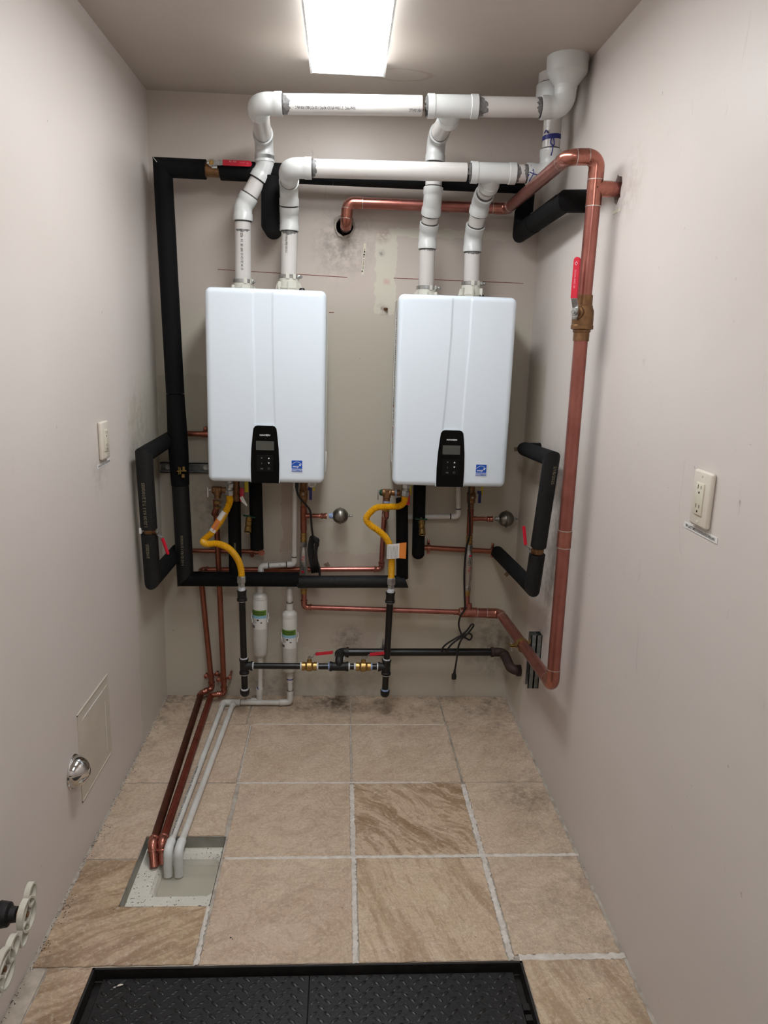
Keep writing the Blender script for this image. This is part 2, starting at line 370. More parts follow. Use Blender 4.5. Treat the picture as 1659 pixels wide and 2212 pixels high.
def mitre(p0, p1, r, n0=None, n1=None, n=24, bulge=None):
    """foam sleeve between two points, ends cut by planes with normals n0, n1"""
    p0, p1 = V(p0), V(p1); d = (p1 - p0).normalized(); u = V((0, 0, 1)) if abs(d.z) < .9 else V((0, 1, 0)); u = (u - d * u.dot(d)).normalized(); w = d.cross(u)
    n0 = V(n0) if n0 else d; n1 = V(n1) if n1 else d; L = (p1 - p0).length; m = max(2, int(L / .05)); vs = []
    for i in range(m + 1):
        f = i / m; c0 = p0.lerp(p1, f)
        for j in range(n):
            a = 2 * PI * j / n; rr = r * (1 + .018 * mnoise.noise(c0 * 6 + V((j * .05, 0, 0))))
            if bulge: rr += bulge[1] * math.exp(-((f * L - bulge[0]) / bulge[2]) ** 2)
            c = (u * math.cos(a) + w * math.sin(a)) * rr
            t0 = -(c.dot(n0)) / d.dot(n0); t1 = -(c.dot(n1)) / d.dot(n1)
            vs.append(c0 + c + d * (t0 * (1 - f) ** 3 + t1 * f ** 3))
    fs = [[i * n + j, i * n + (j + 1) % n, (i + 1) * n + (j + 1) % n, (i + 1) * n + j] for i in range(m) for j in range(n)]
    return vs, fs + [list(range(n))[::-1], list(range(m * n, (m + 1) * n))]
_tc = {}
def textvf(s, size, align='LEFT'):
    k = (s, size, align)
    if k not in _tc:
        c = bpy.data.curves.new('txt', 'FONT'); c.body = s; c.offset = size * .012; c.size = size; c.align_x = align; c.resolution_u = 2
        o = bpy.data.objects.new('txt', c); me = bpy.data.meshes.new_from_object(o)
        _tc[k] = ([v.co.copy() for v in me.vertices], [list(p.vertices) for p in me.polygons])
        bpy.data.objects.remove(o); bpy.data.curves.remove(c); bpy.data.meshes.remove(me)
    return _tc[k]
def plane_text(parent, s, size, m, mat, name='printed_text', align='CENTER', sx=1.0):
    vs, fs = textvf(s, size, align); return mesh(name, ([m @ V((v.x * sx, v.y, .0004)) for v in vs], fs), mat, parent, False)
def axial_text(parent, s, size, P, axis, facing, r, mat, name='printed_text', sx=1.0):
    axis = V(axis).normalized(); facing = V(facing); facing = (facing - axis * facing.dot(axis)).normalized(); up = facing.cross(axis); P = V(P)
    vs, fs = textvf(s, size)
    return mesh(name, ([P + axis * v.x * sx + (facing * math.cos((v.y - size * .35) / r) + up * math.sin((v.y - size * .35) / r)) * (r + .0006) for v in vs], fs), mat, parent, False)
def wrapmap(C, up, facing, r):
    up = V(up).normalized(); facing = V(facing); facing = (facing - up * facing.dot(up)).normalized(); right = up.cross(facing); C = V(C)
    return lambda u, v, h=0: C + up * v + (facing * math.cos(u / r) + right * math.sin(u / r)) * (r + h)
def patch(f, u0, u1, v0, v1, h, nu=10):
    vs = []; fs = []
    for i in range(nu + 1):
        u = u0 + (u1 - u0) * i / nu; vs += [f(u, v0, h), f(u, v1, h)]
    fs = [[2 * i, 2 * i + 2, 2 * i + 3, 2 * i + 1] for i in range(nu)]; return vs, fs
def wrap_text(parent, s, size, f, u, v, h, mat, name='printed_text', align='CENTER'):
    vs, fs = textvf(s, size, align); return mesh(name, ([f(p.x + u, p.y + v, h) for p in vs], fs), mat, parent, False)

def plate_holes(outer, holes, thick, m, name, mat, parent=None):
    """flat slab with holes; outer and holes are 2-D loops"""
    bm = bmesh.new(); edges = []; loops = []
    for lp in [outer] + holes:
        vs = [bm.verts.new((p[0], p[1], 0)) for p in lp]; loops.append(vs)
        edges += [bm.edges.new((vs[i], vs[(i + 1) % len(vs)])) for i in range(len(vs))]
    bmesh.ops.triangle_fill(bm, use_beauty=True, use_dissolve=False, edges=edges)
    fc = bm.faces[:]; r = bmesh.ops.extrude_face_region(bm, geom=fc)
    for v in [g for g in r['geom'] if isinstance(g, bmesh.types.BMVert)]: v.co.z = -thick
    bmesh.ops.recalc_face_normals(bm, faces=bm.faces[:]); bm.transform(m)
    me = bpy.data.meshes.new(name); bm.to_mesh(me); bm.free(); me.materials.append(M[mat])
    return link(bpy.data.objects.new(name, me), parent)
def jag(cx, cy, r, n=22, amp=.18, sy=1.0):
    return [(cx + r * (1 + amp * (random.random() - .5)) * math.cos(2 * PI * i / n), cy + sy * r * (1 + amp * (random.random() - .5)) * math.sin(2 * PI * i / n)) for i in range(n)]

# pipe fittings ------------------------------------------------------
ST = {'pvc': dict(fit=1.12, col=1.19, clen=.022, sock=.036, bend=.042, glue='glue'),
      'pvcs': dict(fit=1.22, col=1.22, clen=.0, sock=.016, bend=.014, glue='glue'),
      'cu': dict(fit=1.07, col=1.07, clen=.0, sock=.030, bend=.028, glue='solder'),
      'cus': dict(fit=1.12, col=1.3, clen=.005, sock=.016, bend=.016, glue=None)}
def ring(P, D, r, w, mat, parent, name='joint_ring'):
    D = V(D).normalized(); return mesh(name, lathe(V(P) - D * w / 2, D, [(0, r), (w, r)], 24), mat, parent)
def elbow(parent, a, b, c, r, st, mat, mats=None, glue=True, name='elbow'):
    s = ST[st]; a, b, c = V(a), V(b), V(c); d1 = (a - b).normalized(); d2 = (c - b).normalized(); ang = d1.angle(d2)
    L = s['bend'] * (1 if st.startswith('pvcs') else 1) / math.tan(ang / 2); rf = r * s['fit']; rc = r * s['col']; sk = s['sock']
    A, B = b + d1 * (L + sk), b + d2 * (L + sk); path = fillet([A, b, B], s['bend'], 12)
    core = path[1:-1]; P = [A]; R = [rc]
    if s['clen']:
        P += [A - d1 * s['clen'], A - d1 * (s['clen'] + .003)]; R += [rc, rf]
    P += core; R += [rf] * len(core)
    if s['clen']:
        P += [B - d2 * (s['clen'] + .003), B - d2 * s['clen']]; R += [rf, rc]
    P.append(B); R.append(rc)
    e = mesh(name, sweep(P, R, 28), mat, parent)
    if glue and s['glue']:
        w = .006 if s['glue'] == 'glue' else .002; rr = r * 1.012 if s['glue'] == 'glue' else rf * 1.01
        for q, d in ((A, d1), (B, d2)): ring(q + d * w * .4, d, rr, w, s['glue'], e, 'primer_ring' if s['glue'] == 'glue' else 'solder_ring')
    return L + sk
def run(parent, pts, r, st, pmat, fmat, ends=(0, 0), glue=True, skip=(), pname='pipe'):
    """straight pipes between elbows through pts; returns the elbow setbacks"""
    pts = [V(p) for p in pts]; n = len(pts); s = ST[st]
    for i in range(1, n - 1):
        if i not in skip: elbow(parent, pts[i - 1], pts[i], pts[i + 1], r, st, fmat, glue=glue)
    for i in range(n - 1):
        a, b = pts[i], pts[i + 1]; d = (b - a).normalized(); A, B = a.copy(), b.copy()
        for (idx, q, sg) in ((i, 'A', 1), (i + 1, 'B', -1)):
            if 0 < idx < n - 1:
                ang = (pts[idx - 1] - pts[idx]).angle(pts[idx + 1] - pts[idx]); k = s['bend'] / math.tan(ang / 2) + s['sock'] * .5
                if q == 'A': A = a + d * k
                else: B = b - d * k
        if (B - A).dot(d) > .01: mesh(pname, sweep([A, B], r, 28), pmat, parent)
def tee(parent, c, d, b, r, st, mat, half=None, rb=None, blen=None):
    s = ST[st]; c = V(c); d = V(d).normalized(); b = V(b).normalized(); rf = r * s['fit']; rc = r * s['col']; h = half or (r + s['sock'] + .01)
    rb = (rb or r) * s['fit']; bl = blen or h
    P = [(-h, rc), (-h + s['clen'], rc), (-h + s['clen'] + .002, rf), (h - s['clen'] - .002, rf), (h - s['clen'], rc), (h, rc)]
    e = mesh('tee', join(lathe(c, d, P, 28), lathe(c, b, [(0, rb), (bl - s['clen'], rb), (bl - s['clen'], rb * rc / rf), (bl, rb * rc / rf)], 28)), mat, parent)
    if s['glue']:
        w = .006 if s['glue'] == 'glue' else .002
        rr = r * 1.012 if s['glue'] == 'glue' else rf * 1.01
        for sg in (-1, 1): ring(c + d * sg * (h + w * .4), d, rr, w, s['glue'], e, 'primer_ring' if s['glue'] == 'glue' else 'solder_ring')
    return e
def hexnut(P, D, r, h): return lathe(P, D, [(0, r * .9), (h * .12, r), (h * .88, r), (h, r * .9)], 6)
def ball_valve(name, label, P, axis, stem, lever, r, L, group=None, body='brass', grip='red', gl=.085, drop=.012, gw=.014, gt=.002, text=None, bodylabel=None):
    """in-line ball valve: body along axis, stem out of it, lever pointing along 'lever'"""
    P, ax, st, lv = V(P), V(axis).normalized(), V(stem).normalized(), V(lever).normalized()
    t = thing(name, label, 'valve', P, group)
    mesh('valve_body', join(lathe(P - ax * L / 2, ax, [(0, r * .98), (L * .22, r * .98), (L * .24, r * .82), (L * .3, r * .9), (L * .36, r * 1.15), (L * .64, r * 1.15), (L * .7, r * .9), (L * .76, r * .82), (L * .78, r * .98), (L, r * .98)], 8 if r < .016 else 28),
         lathe(P, st, [(0, r * .55), (r * 1.5, r * .55), (r * 1.5, r * .42), (r * 1.9, r * .42)], 16)), body, t)
    q = P + st * r * 1.9; side = st.cross(lv)
    m = Matrix(((lv[0], side[0], st[0], q[0]), (lv[1], side[1], st[1], q[1]), (lv[2], side[2], st[2], q[2]), (0, 0, 0, 1)))
    th = .0022; w = gw * .5; k = gl * .22
    def strip(pts, w0, w1):
        vs = []; n_ = len(pts)
        for i, (x, z) in enumerate(pts):
            ww = w0 + (w1 - w0) * i / (n_ - 1)
            vs += [V((x, -ww, z)), V((x, ww, z)), V((x, ww, z + th)), V((x, -ww, z + th))]
        fs = [[4 * i + a, 4 * i + (a + 1) % 4, 4 * i + 4 + (a + 1) % 4, 4 * i + 4 + a] for i in range(n_ - 1) for a in range(4)] + [[3, 2, 1, 0], [4 * n_ - 4, 4 * n_ - 3, 4 * n_ - 2, 4 * n_ - 1]]
        return vs, fs
    mesh('lever', xf(strip([(-w * 1.1, 0), (k * .6, 0), (k, drop), (k + .012, drop)], w * .9, w * .8), m), 'steel', t, False)
    poly = [(k + .004, -w), (gl - w, -w)] + [(gl - w + w * math.sin(a), -w * math.cos(a)) for a in [PI * i / 8 for i in range(1, 8)]] + [(gl - w, w), (k + .004, w)]
    gp = mesh('lever_grip', xf(prism(poly, drop - .0015 - gt * .3, drop + th + gt), m), grip, t, True, 50)
    if text: plane_text(gp, text, gw * .42, m @ Matrix.Translation((gl * .62, -gw * .12, drop + th + .002)) , 'redprint')
    nut = mesh('stem_nut', xf(join(hexnut((0, 0, th), (0, 0, 1), w * .95, .005), lathe((0, 0, .005), (0, 0, 1), [(0, w * .5), (.005, w * .5)], 10)), m), 'steel', t, True, 20)
    return t

# ------------------------------------------------------------------ the room shell
def struct(o): o['kind'] = 'structure'; return o
T_ = .1
# back wall (local x right, y up) with the hole the copper line leaves through
MB_ = Matrix(((1, 0, 0, 0), (0, 0, -1, 0), (0, 1, 0, 0), (0, 0, 0, 1)))     # (u,v,n)->(u,-n,v)
wb = struct(plate_holes([(-.1, -.3), (W + .1, -.3), (W + .1, H + .1), (-.1, H + .1)], [jag(.746, 1.988, .036, 26, .22)], T_, MB_, 'wall_back', 'wall_back'))
mesh('hole_back', box((.746, .12, 1.988), (.12, .04, .12)), 'hole', wb, False)
mesh('broken_edge', (lambda o, i: ([V((a, -.004 - .003 * random.random(), b)) for a, b in o] + [V((a, .004, b)) for a, b in i], [[k, (k + 1) % 26, 26 + (k + 1) % 26, 26 + k] for k in range(26)]))(jag(.746, 1.988, .043, 26, .2), jag(.746, 1.988, .034, 26, .1)), 'plaster', wb, True)
for x0, x1, z0, z1 in ((.252, .761, 1.809, 1.797), (.945, 1.468, 1.8005, 1.799), (.69, .71, 1.66, 1.66)):
    mesh('chalk_line', sweep([(x0, -.0003, z0), (x1, -.0003, z1)], .0011, 6), 'redline', wb)
ML_ = Matrix(((0, 0, 1, 0), (-1, 0, 0, 0), (0, 1, 0, 0), (0, 0, 0, 1)))     # (u,v,n)->(n,-u,v) left wall
wl = struct(plate_holes([(-.1, -.3), (-FRONT, -.3), (-FRONT, H + .1), (-.1, H + .1)], [], T_, ML_, 'wall_left', 'wall_side'))
MR_ = Matrix(((0, 0, -1, W), (-1, 0, 0, 0), (0, 1, 0, 0), (0, 0, 0, 1)))
wr = struct(plate_holes([(-.1, -.3), (-FRONT, -.3), (-FRONT, H + .1), (-.1, H + .1)], [jag(.876, 1.985, .0285, 20, .35, 1.35)], T_, MR_, 'wall_right', 'wall_right'))
mesh('hole_back', box((W + .12, -.873, 1.998), (.04, .13, .13)), 'hole', wr, False)
wf = struct(mesh('wall_front', box((W / 2, FRONT - .05, H / 2), (W + .4, .1, H + .4)), 'wall_side', None, False))
ce = struct(mesh('ceiling', box((W / 2, FRONT / 2, H + .05), (W + .3, -FRONT + .3, .1)), 'ceiling', None, False))
# floor slab with the sump and the hatch pit left open
SX0, SX1, SY0, SY1 = .160, .409, -1.283, -.980
GX0, GX1, GY1, GY0 = .158, 1.240, -1.490, -2.45
MF_ = Matrix(((1, 0, 0, 0), (0, 1, 0, 0), (0, 0, 1, -.0035), (0, 0, 0, 1)))
fl = struct(plate_holes([(-.05, .05), (-.05, FRONT), (W + .05, FRONT), (W + .05, .05)],
     [[(SX0, SY0), (SX1, SY0), (SX1, SY1), (SX0, SY1)], [(GX0, GY0), (GX1, GY0), (GX1, GY1), (GX0, GY1)]], .12, MF_, 'floor', 'grout'))
def rough_poly(loop, step=.018, amp=.0022, inset=0.0):
    out = []; n = len(loop)
    for i in range(n):
        a, b = V((loop[i][0], loop[i][1], 0)), V((loop[(i + 1) % n][0], loop[(i + 1) % n][1], 0)); L = (b - a).length; k = max(1, int(L / step)); d = (b - a).normalized(); nn = V((-d.y, d.x, 0))
        for j in range(k):
            p = a.lerp(b, (j + (random.random() - .5) * .3 * (j > 0)) / k); e = amp * (random.random() * 1.6 - .3) * (1 if j else .6); q = p + nn * e; out.append((q.x, q.y))
    return out
def tile(loop, mat='tile', amp=.0022, dz=0.0):
    lp = rough_poly(loop, amp=amp); n = len(lp); cx = sum(p[0] for p in lp) / n; cy = sum(p[1] for p in lp) / n
    ins = []
    for i, p in enumerate(lp):      # small worn arris
        a = V(lp[i - 1] + (0,)); b = V(lp[(i + 1) % n] + (0,)); d = (b - a).normalized(); ins.append((p[0] - d.y * .0015, p[1] + d.x * .0015))
    vs = [V((p[0], p[1], -.012)) for p in lp] + [V((p[0], p[1], -.0014 + dz)) for p in lp] + [V((p[0], p[1], dz)) for p in ins]
    fs = [[i, (i + 1) % n, n + (i + 1) % n, n + i] for i in range(n)] + [[n + i, n + (i + 1) % n, 2 * n + (i + 1) % n, 2 * n + i] for i in range(n)] + [list(range(2 * n, 3 * n))]
    return mesh('tile', (vs, fs), mat, fl, False)
def rc(x0, x1, y0, y1): return [(x0, y0), (x1, y0), (x1, y1), (x0, y1)]
g1, g2 = .0012, .0062
tile(rc(.005, .381, -.263, -.004)); tile(rc(.385, .8085, -.263, -.004)); tile(rc(.8115, 1.205, -.262, -.004)); tile(rc(1.208, W - .006, -.262, -.004))
tile(rc(.006, .398, -.684, -.268)); tile(rc(.404, .8065, -.683, -.268)); tile(rc(.8115, 1.209, -.684, -.267)); tile(rc(1.2135, W - .008, -.684, -.267))
tile([(.008, -1.087), (SX0, -1.087), (SX0, SY1), (.402, SY1), (.402, -.690), (.007, -.690)])
tile(rc(.414, .8030, -1.085, -.690)); tile(rc(.8155, 1.203, -1.083, -.690), 'tile_wave'); tile(rc(1.2190, W - .010, -1.079, -.689))
tile([(.010, -1.487), (.403, -1.485), (.403, SY0), (SX0, SY0), (SX0, -1.090), (.009, -1.090)], 'tile_slant')
tile(rc(.417, .8055, -1.488, -1.091)); tile(rc(.8205, 1.205, -1.488, -1.091), 'tile_rows'); tile(rc(1.2240, W - .010, -1.472, -1.088))
tile(rc(.050, GX0, -1.87, -1.489), 'tile_slant'); tile(rc(GX1, W - .010, -1.87, -1.487), 'tile_rows')
tile(rc(.050, GX0, -2.28, -1.88)); tile(rc(GX1, W - .010, -2.28, -1.88))
for j in range(4):
    y1 = -2.46 - j * .405; 
    for i in range(4): tile(rc(.012 + i * .378, .382 + i * .378, max(y1 - .399, FRONT + .01), y1))
# grout filled flush or proud in the wide joints
def grout_strip(x0, y0, x1, y1, w, mat='grout_white'):
    a, b = V((x0, y0, 0)), V((x1, y1, 0)); L = (b - a).length; k = int(L / .006); d = (b - a).normalized(); nn = V((-d.y, d.x, 0)); vs = []
    for i in range(k + 1):
        p = a.lerp(b, i / k); vs += [p + nn * w * (.42 + .5 * random.random()) + V((0, 0, .0002)), p + V((0, 0, .0008 + .0008 * random.random())), p - nn * w * (.42 + .5 * random.random()) + V((0, 0, -.002))]
    fs = []
    for i in range(k): fs += [[3 * i, 3 * i + 3, 3 * i + 4, 3 * i + 1], [3 * i + 1, 3 * i + 4, 3 * i + 5, 3 * i + 2]]
    mesh('grout_line', (vs, fs), mat, fl)
for a in ((.810, -.70, .812, -1.49, .0105), (1.211, -.70, 1.214, -1.488, .0115), (.42, -1.0885, 1.515, -1.083, .0085), (1.235, -1.4795, 1.515, -1.4785, .013),
          (.404, -1.285, .411, -1.488, .0085), (.40, -.687, 1.1, -.687, .005), (.809, -.27, .809, -.68, .003), (.400, -.27, .406, -.68, .004), (1.2065, -.02, 1.2105, -.68, .0022, 'grout'), (.41, -.2655, 1.2, -.2655, .0025)):
    grout_strip(*a)
mesh('concrete_patch', prism([(.004, -1.50), (.046, -1.495), (.046, -2.2), (.004, -2.2)], -.01, -.0004), 'concrete', fl, False)
# grit lying along the foot of the walls
def bits(spots, mat, name, label):
    parts = []; spots = [(a, b, c, d * .62) for a, b, c, d in spots] if mat == 'debris' else spots
    for (x, y, z, s) in spots:
        q = [V((random.uniform(-1, 1), random.uniform(-1, 1), 0)).normalized() * s * random.uniform(.5, 1) for _ in range(4)]
        b0 = [V((x, y, z)) + V((math.cos(a), math.sin(a), 0)) * s * random.uniform(.5, 1) for a in (0, 1.4, 2.9, 4.4)]
        parts.append((b0 + [V((x, y, z + s * .6))], [[0, 1, 4], [1, 2, 4], [2, 3, 4], [3, 0, 4], [3, 2, 1, 0]]))
    o = mesh(name, join(*parts), mat, None, False); return tag(o, label, 'debris', None, 'stuff')
sp = []
for i in range(330):
    y = -random.random() ** .9 * 1.7 if False else -random.uniform(.02, 1.75); sp.append((random.uniform(.001, .012) + (.012 * random.random() if random.random() < .2 else 0), y, 0, random.uniform(.001, .0042)))
for c_ in (-.31, -.62, -.95, -1.27, -1.30, -1.42): sp += [(random.uniform(.006, .035), c_ + random.gauss(0, .02), 0, random.uniform(.002, .005)) for _ in range(12)]
sp += [(W - random.uniform(.002, .010), -random.uniform(.0, 1.2), 0, random.uniform(.001, .003)) for _ in range(70)]
sp += [(random.uniform(.02, 1.5), -random.uniform(.001, .012), 0, random.uniform(.001, .003)) for _ in range(90)]
bits(sp, 'debris', 'floor_grit', 'dark grit lying along the edges of the tiled floor')
bits([(random.uniform(.5, 1.4), -random.uniform(.1, 1.4), .0005, random.uniform(.0012, .003)) for _ in range(28)] + [(.485, -1.40, .0, .006), (.49, -1.405, .0, .004)], 'debris', 'floor_crumb', 'scattered dark crumbs out on the tiles')

# sump -------------------------------------------------------------------
sm = thing('floor_sump', 'square off-white painted floor sink holding cloudy water, beside left wall', 'floor sink', (.285, -1.13, -.14))
D1, IN, IX0, IX1, IY0, IY1, D2 = -.042, .035, SX0 + .055, SX1 - .006, SY0 + .088, SY1 - .028, -.115
def quadstrip(loopA, loopB):
    n = len(loopA); return [V(p) for p in loopA] + [V(p) for p in loopB], [[i, (i + 1) % n, n + (i + 1) % n, n + i] for i in range(n)]
def rr(x0, x1, y0, y1, z, r, k=5, j=0):
    o = []
    for cx, cy, a0 in ((x1 - r, y1 - r, 0), (x0 + r, y1 - r, 90), (x0 + r, y0 + r, 180), (x1 - r, y0 + r, 270)):
        for i in range(k + 1): a = math.radians(a0 + 90 * i / k); o.append((cx + (r + random.uniform(-j, j)) * math.cos(a), cy + (r + random.uniform(-j, j)) * math.sin(a), z))
    return o
top = rr(SX0 + .0015, SX1 - .0015, SY0 + .0015, SY1 - .0015, -.003, .008); mid = rr(SX0 + .0015, SX1 - .0015, SY0 + .0015, SY1 - .0015, D1, .008)
mesh('rim_wall', quadstrip(top, mid), 'sump_grey', sm)
led = rr(IX0, IX1, IY0, IY1, D1 - .002, .03, 5, .002); led2 = rr(IX0 + .008, IX1 - .004, IY0 + .01, IY1 - .01, D1 - .014, .03)
mesh('ledge', join(quadstrip(mid, led), quadstrip(led, led2)), 'sump_paint', sm)
bt = rr(IX0 + .022, IX1 - .01, IY0 + .03, IY1 - .02, D2, .03); v_, f_ = quadstrip(led2, bt); f_.append(list(range(24, 48)))
mesh('basin', (v_, f_), 'sump_inner', sm)
wt = rr(IX0 + .0135, IX1 - .0062, IY0 + .0175, IY1 - .0140, -.076, .03)
mesh('water', ([V(p) for p in wt] + [V((p[0], p[1], p[2] - .002)) for p in wt], [list(range(24)), list(range(24, 48))[::-1]] + [[i, (i + 1) % 24, 24 + (i + 1) % 24, 24 + i] for i in range(24)]), 'water', sm, False)
# hatch -------------------------------------------------------------------
ht = thing('floor_hatch', 'black diamond tread floor hatch in a recessed steel frame, nearest the camera', 'hatch', ((GX0 + GX1) / 2, -1.9, -.03))
mesh('hatch_frame', join(box(((GX0 + GX1) / 2, GY1 - .003, -.018), (GX1 - GX0, .006, .034)), box(((GX0 + GX1) / 2, GY0 + .003, -.018), (GX1 - GX0, .006, .034)),
     box((GX0 + .003, (GY0 + GY1) / 2, -.018), (.006, GY1 - GY0, .034)), box((GX1 - .003, (GY0 + GY1) / 2, -.018), (.006, GY1 - GY0, .034)),
     box(((GX0 + GX1) / 2, (GY0 + GY1) / 2, -.055), (GX1 - GX0, GY1 - GY0, .02)), box((GX1 - .014, -1.60, -.034), (.016, .02, .012)), box((GX1 - .014, -1.63, -.034), (.016, .016, .012))), 'frame_dark', ht, False)
pz = -.018
for (x0, x1) in ((GX0 + .030, .6960), (.6975, GX1 - .026)):
    mesh('hatch_plate', box(((x0 + x1) / 2, (GY0 + GY1) / 2 - .002, pz - .004), (x1 - x0, GY1 - GY0 - .03, .008), .001, 1), 'hatch', ht, False)
parts = []; s_ = .0268
s_ = .0345
for i in range(33):
    for j in range(27):
        x = GX0 + .045 + i * s_ * .98 + (s_ * .5 if j % 2 else 0); y = GY1 - .022 - j * s_ * .5
        y = GY1 - .026 - j * .0172
        if x > GX1 - .035 or abs(x - .6968) < .009: continue
        a = .62 if (i + j) % 2 else -.62; n_ = 10; bx = []
        for (k_, z_) in ((1.0, 0), (.72, .0014)):
            for q in range(n_):
                t_ = 2 * PI * q / n_; ex, ey = .0112 * k_ * math.cos(t_), .0046 * k_ * math.sin(t_)
                bx.append(V((x + ex * math.cos(a) - ey * math.sin(a), y + ex * math.sin(a) + ey * math.cos(a), pz + z_)))
        parts.append((bx, [[q, (q + 1) % n_, n_ + (q + 1) % n_, n_ + q] for q in range(n_)] + [list(range(n_, 2 * n_))]))
tag(mesh('tread_lug', join(*parts), 'hatch_lug', ht), None, None, None, 'stuff')
bits([(random.uniform(GX0 + .04, GX1 - .03), -random.uniform(1.51, 1.70), pz + .0012, random.uniform(.0005, .0013)) for _ in range(70)], 'chip', 'paint_crumb', 'tiny pale crumbs scattered on the black floor hatch')
o = mesh('paint_chip', join(lathe((.228, -1.532, pz + .003), (1, .35, 0), [(0, .0005), (.004, .0024), (.010, .0024), (.015, .0008)], 8), lathe((.221, -1.536, pz + .003), (1, .2, 0), [(0, .0005), (.002, .0016), (.006, .0014)], 8)), 'chip', None)
tag(o, 'small white chip lying on the hatch near its back left corner', 'debris')

# ------------------------------------------------------------------ ceiling light
lt = thing('ceiling_light', 'long white fluorescent ceiling light with glowing prismatic lens', 'light', (.749, -.86, H))
LY0, LY1 = -1.60, -.385
def ushape(w0, w1, h, y0, y1, x=.749):
    pr = [(-w0, 0), (-w1 - .004, -h * .75), (-w1 + .006, -h), (w1 - .006, -h), (w1 + .004, -h * .75), (w0, 0)]
    vs = [V((x + a, y0, H + b)) for a, b in pr] + [V((x + a, y1, H + b)) for a, b in pr]; n = 6
    return vs, [list(range(n)), list(range(n, 2 * n))[::-1]] + [[i, (i + 1) % n, n + (i + 1) % n, n + i] for i in range(n)]
def lamp(t, y0, y1, x=.749, m_='lens'):
    u = lambda w0, w1, h, a, b: ushape(w0, w1, h, a, b, x)
    mesh('lens', box((x, (y0 + y1 - .03) / 2, H - .0385), (.226, y1 - .03 - y0, .003)), m_, t, False)
    mesh('lens_side', join(box((x - .119, (y0 + y1) / 2, H - .019), (.003, y1 - y0 - .01, .038)), box((x + .119, (y0 + y1) / 2, H - .019), (.003, y1 - y0 - .01, .038))), 'lens_side', t, False)
    mesh('lens_end', box((x, y1 - .018, H - .0385), (.236, .028, .0032)), 'lens_end', t, False)
    mesh('end_cap', join(box((x, y1 - .002, H - .0195), (.244, .005, .041), .0015), box((x - .1195, (y0 + y1) / 2, H - .0395), (.006, y1 - y0, .0035)), box((x + .1195, (y0 + y1) / 2, H - .0395), (.006, y1 - y0, .0035)), box((x, y0 + .002, H - .0195), (.244, .005, .041))), 'lampwhite', t)
lamp(lt, LY0, LY1)
fill_light = thing('ceiling_light', 'added fill light shaped like the ceiling fixture, unseen above and behind the camera', 'light', (.749, -2.9, H))  # fixture added out of view to brighten the side walls
lamp(fill_light, -3.55, -2.33, .749, 'lens_fill')

# ------------------------------------------------------------------ vents
R2 = .03015
ve = thing('vent_pipe', 'upper white vent manifold, whose widening cone nearest the camera enters the ceiling', 'vent pipe', (.747, -.52, 2.28))
# left riser with two 45 degree offsets, then forward, then right
UZ0, UZ1 = 2.262, 2.294
lp = [V((.369, -.14, 1.76)), V((.371, -.14, 2.018)), V((.452, -.14, 2.158)), V((.449, -.14, 2.252)), V((.470, -.52, UZ0)), V((1.361, -.52, UZ1)), V((1.442, -.52, 2.40))]
Pt = lambda x: V((x, -.52, UZ0 + (x - .47) / (1.442 - .47) * (UZ1 - UZ0)))
run(ve, [lp[0], lp[1], lp[2], lp[3], lp[4], Pt(.985)], R2, 'pvc', 'pvc_pipe', 'pvc')
tee(ve, Pt(1.083), Pt(1.2) - Pt(1.0), (-.06, .8, -.25), R2, 'pvc', 'pvc', .080, None, .075)
run(ve, [Pt(1.16), Pt(1.442), (1.442, -.52, 2.352)], R2, 'pvc', 'pvc_pipe', 'pvc')
mesh('reducer', lathe((1.442, -.52, 2.33), (0, 0, 1), [(0, .034), (.022, .0345), (.028, .036), (.062, .063), (.066, .0645), (.111, .0655)], 32), 'pvc', ve)
run(ve, [(1.062, -.14, 1.76), (1.060, -.14, 1.945), (1.066, -.205, 2.055), (1.070, -.205, 2.265), (1.080, -.46, 2.272)], R2, 'pvc', 'pvc_pipe', 'pvc')
e_ = ve
axial_text(ve, 'Xirtec* PVC   2" / 50mm IPS SCH 40 PVC-1120 POTABLE 1930 kPa C', .0125, Pt(.775), (-1, 0, -.033), (0, -.95, -.62), R2, 'black', sx=.52)
axial_text(ve, 'A by IPEX USA LLC', .0125, Pt(.996), (-1, 0, -.033), (0, -.9, -.75), R2, 'black', sx=.52)
axial_text(ve, '01 - 04 - 25 / 12 + 10   0097   DK   5 #    PIZZI', .012, (.3695, -.14, 1.795), (0, 0, 1), (.0, -1, 0), R2, 'black', sx=.56)
vi = thing('vent_pipe', 'lower white vent manifold with blue glue drips, whose cone stands behind the other', 'vent pipe', (.95, -.36, 2.13))
LZ0, LZ1 = 2.112, 2.128
Pl = lambda x: V((x, -.37, LZ0 + (x - .55) / .9 * (LZ1 - LZ0)))
run(vi, [(.540, -.14, 1.765), (.542, -.14, 1.985), (.542, -.175, 2.09), (.558, -.37, LZ0), Pl(1.16)], R2, 'pvc', 'pvc_pipe', 'pvc')
tee(vi, Pl(1.252), (1, 0, .018), (-.05, .9, -.5), R2, 'pvc', 'pvc', .077, None, .07)
run(vi, [Pl(1.30), Pl(1.446), (1.446, -.37, 2.33)], R2, 'pvc', 'pvc_pipe', 'pvc')
mesh('reducer', lathe((1.446, -.37, 2.305), (0, 0, 1), [(0, .034), (.022, .0345), (.028, .036), (.052, .061), (.056, .0625), (.10, .0625)], 32), 'pvc', vi)
mesh('pipe_stub', lathe((1.446, -.37, 2.40), (0, 0, 1), [(0, .0575), (.041, .0575)], 32), 'pvc_pipe', vi)
ring((1.446, -.37, 2.407), (0, 0, 1), .0585, .004, 'glue', vi, 'primer_ring')
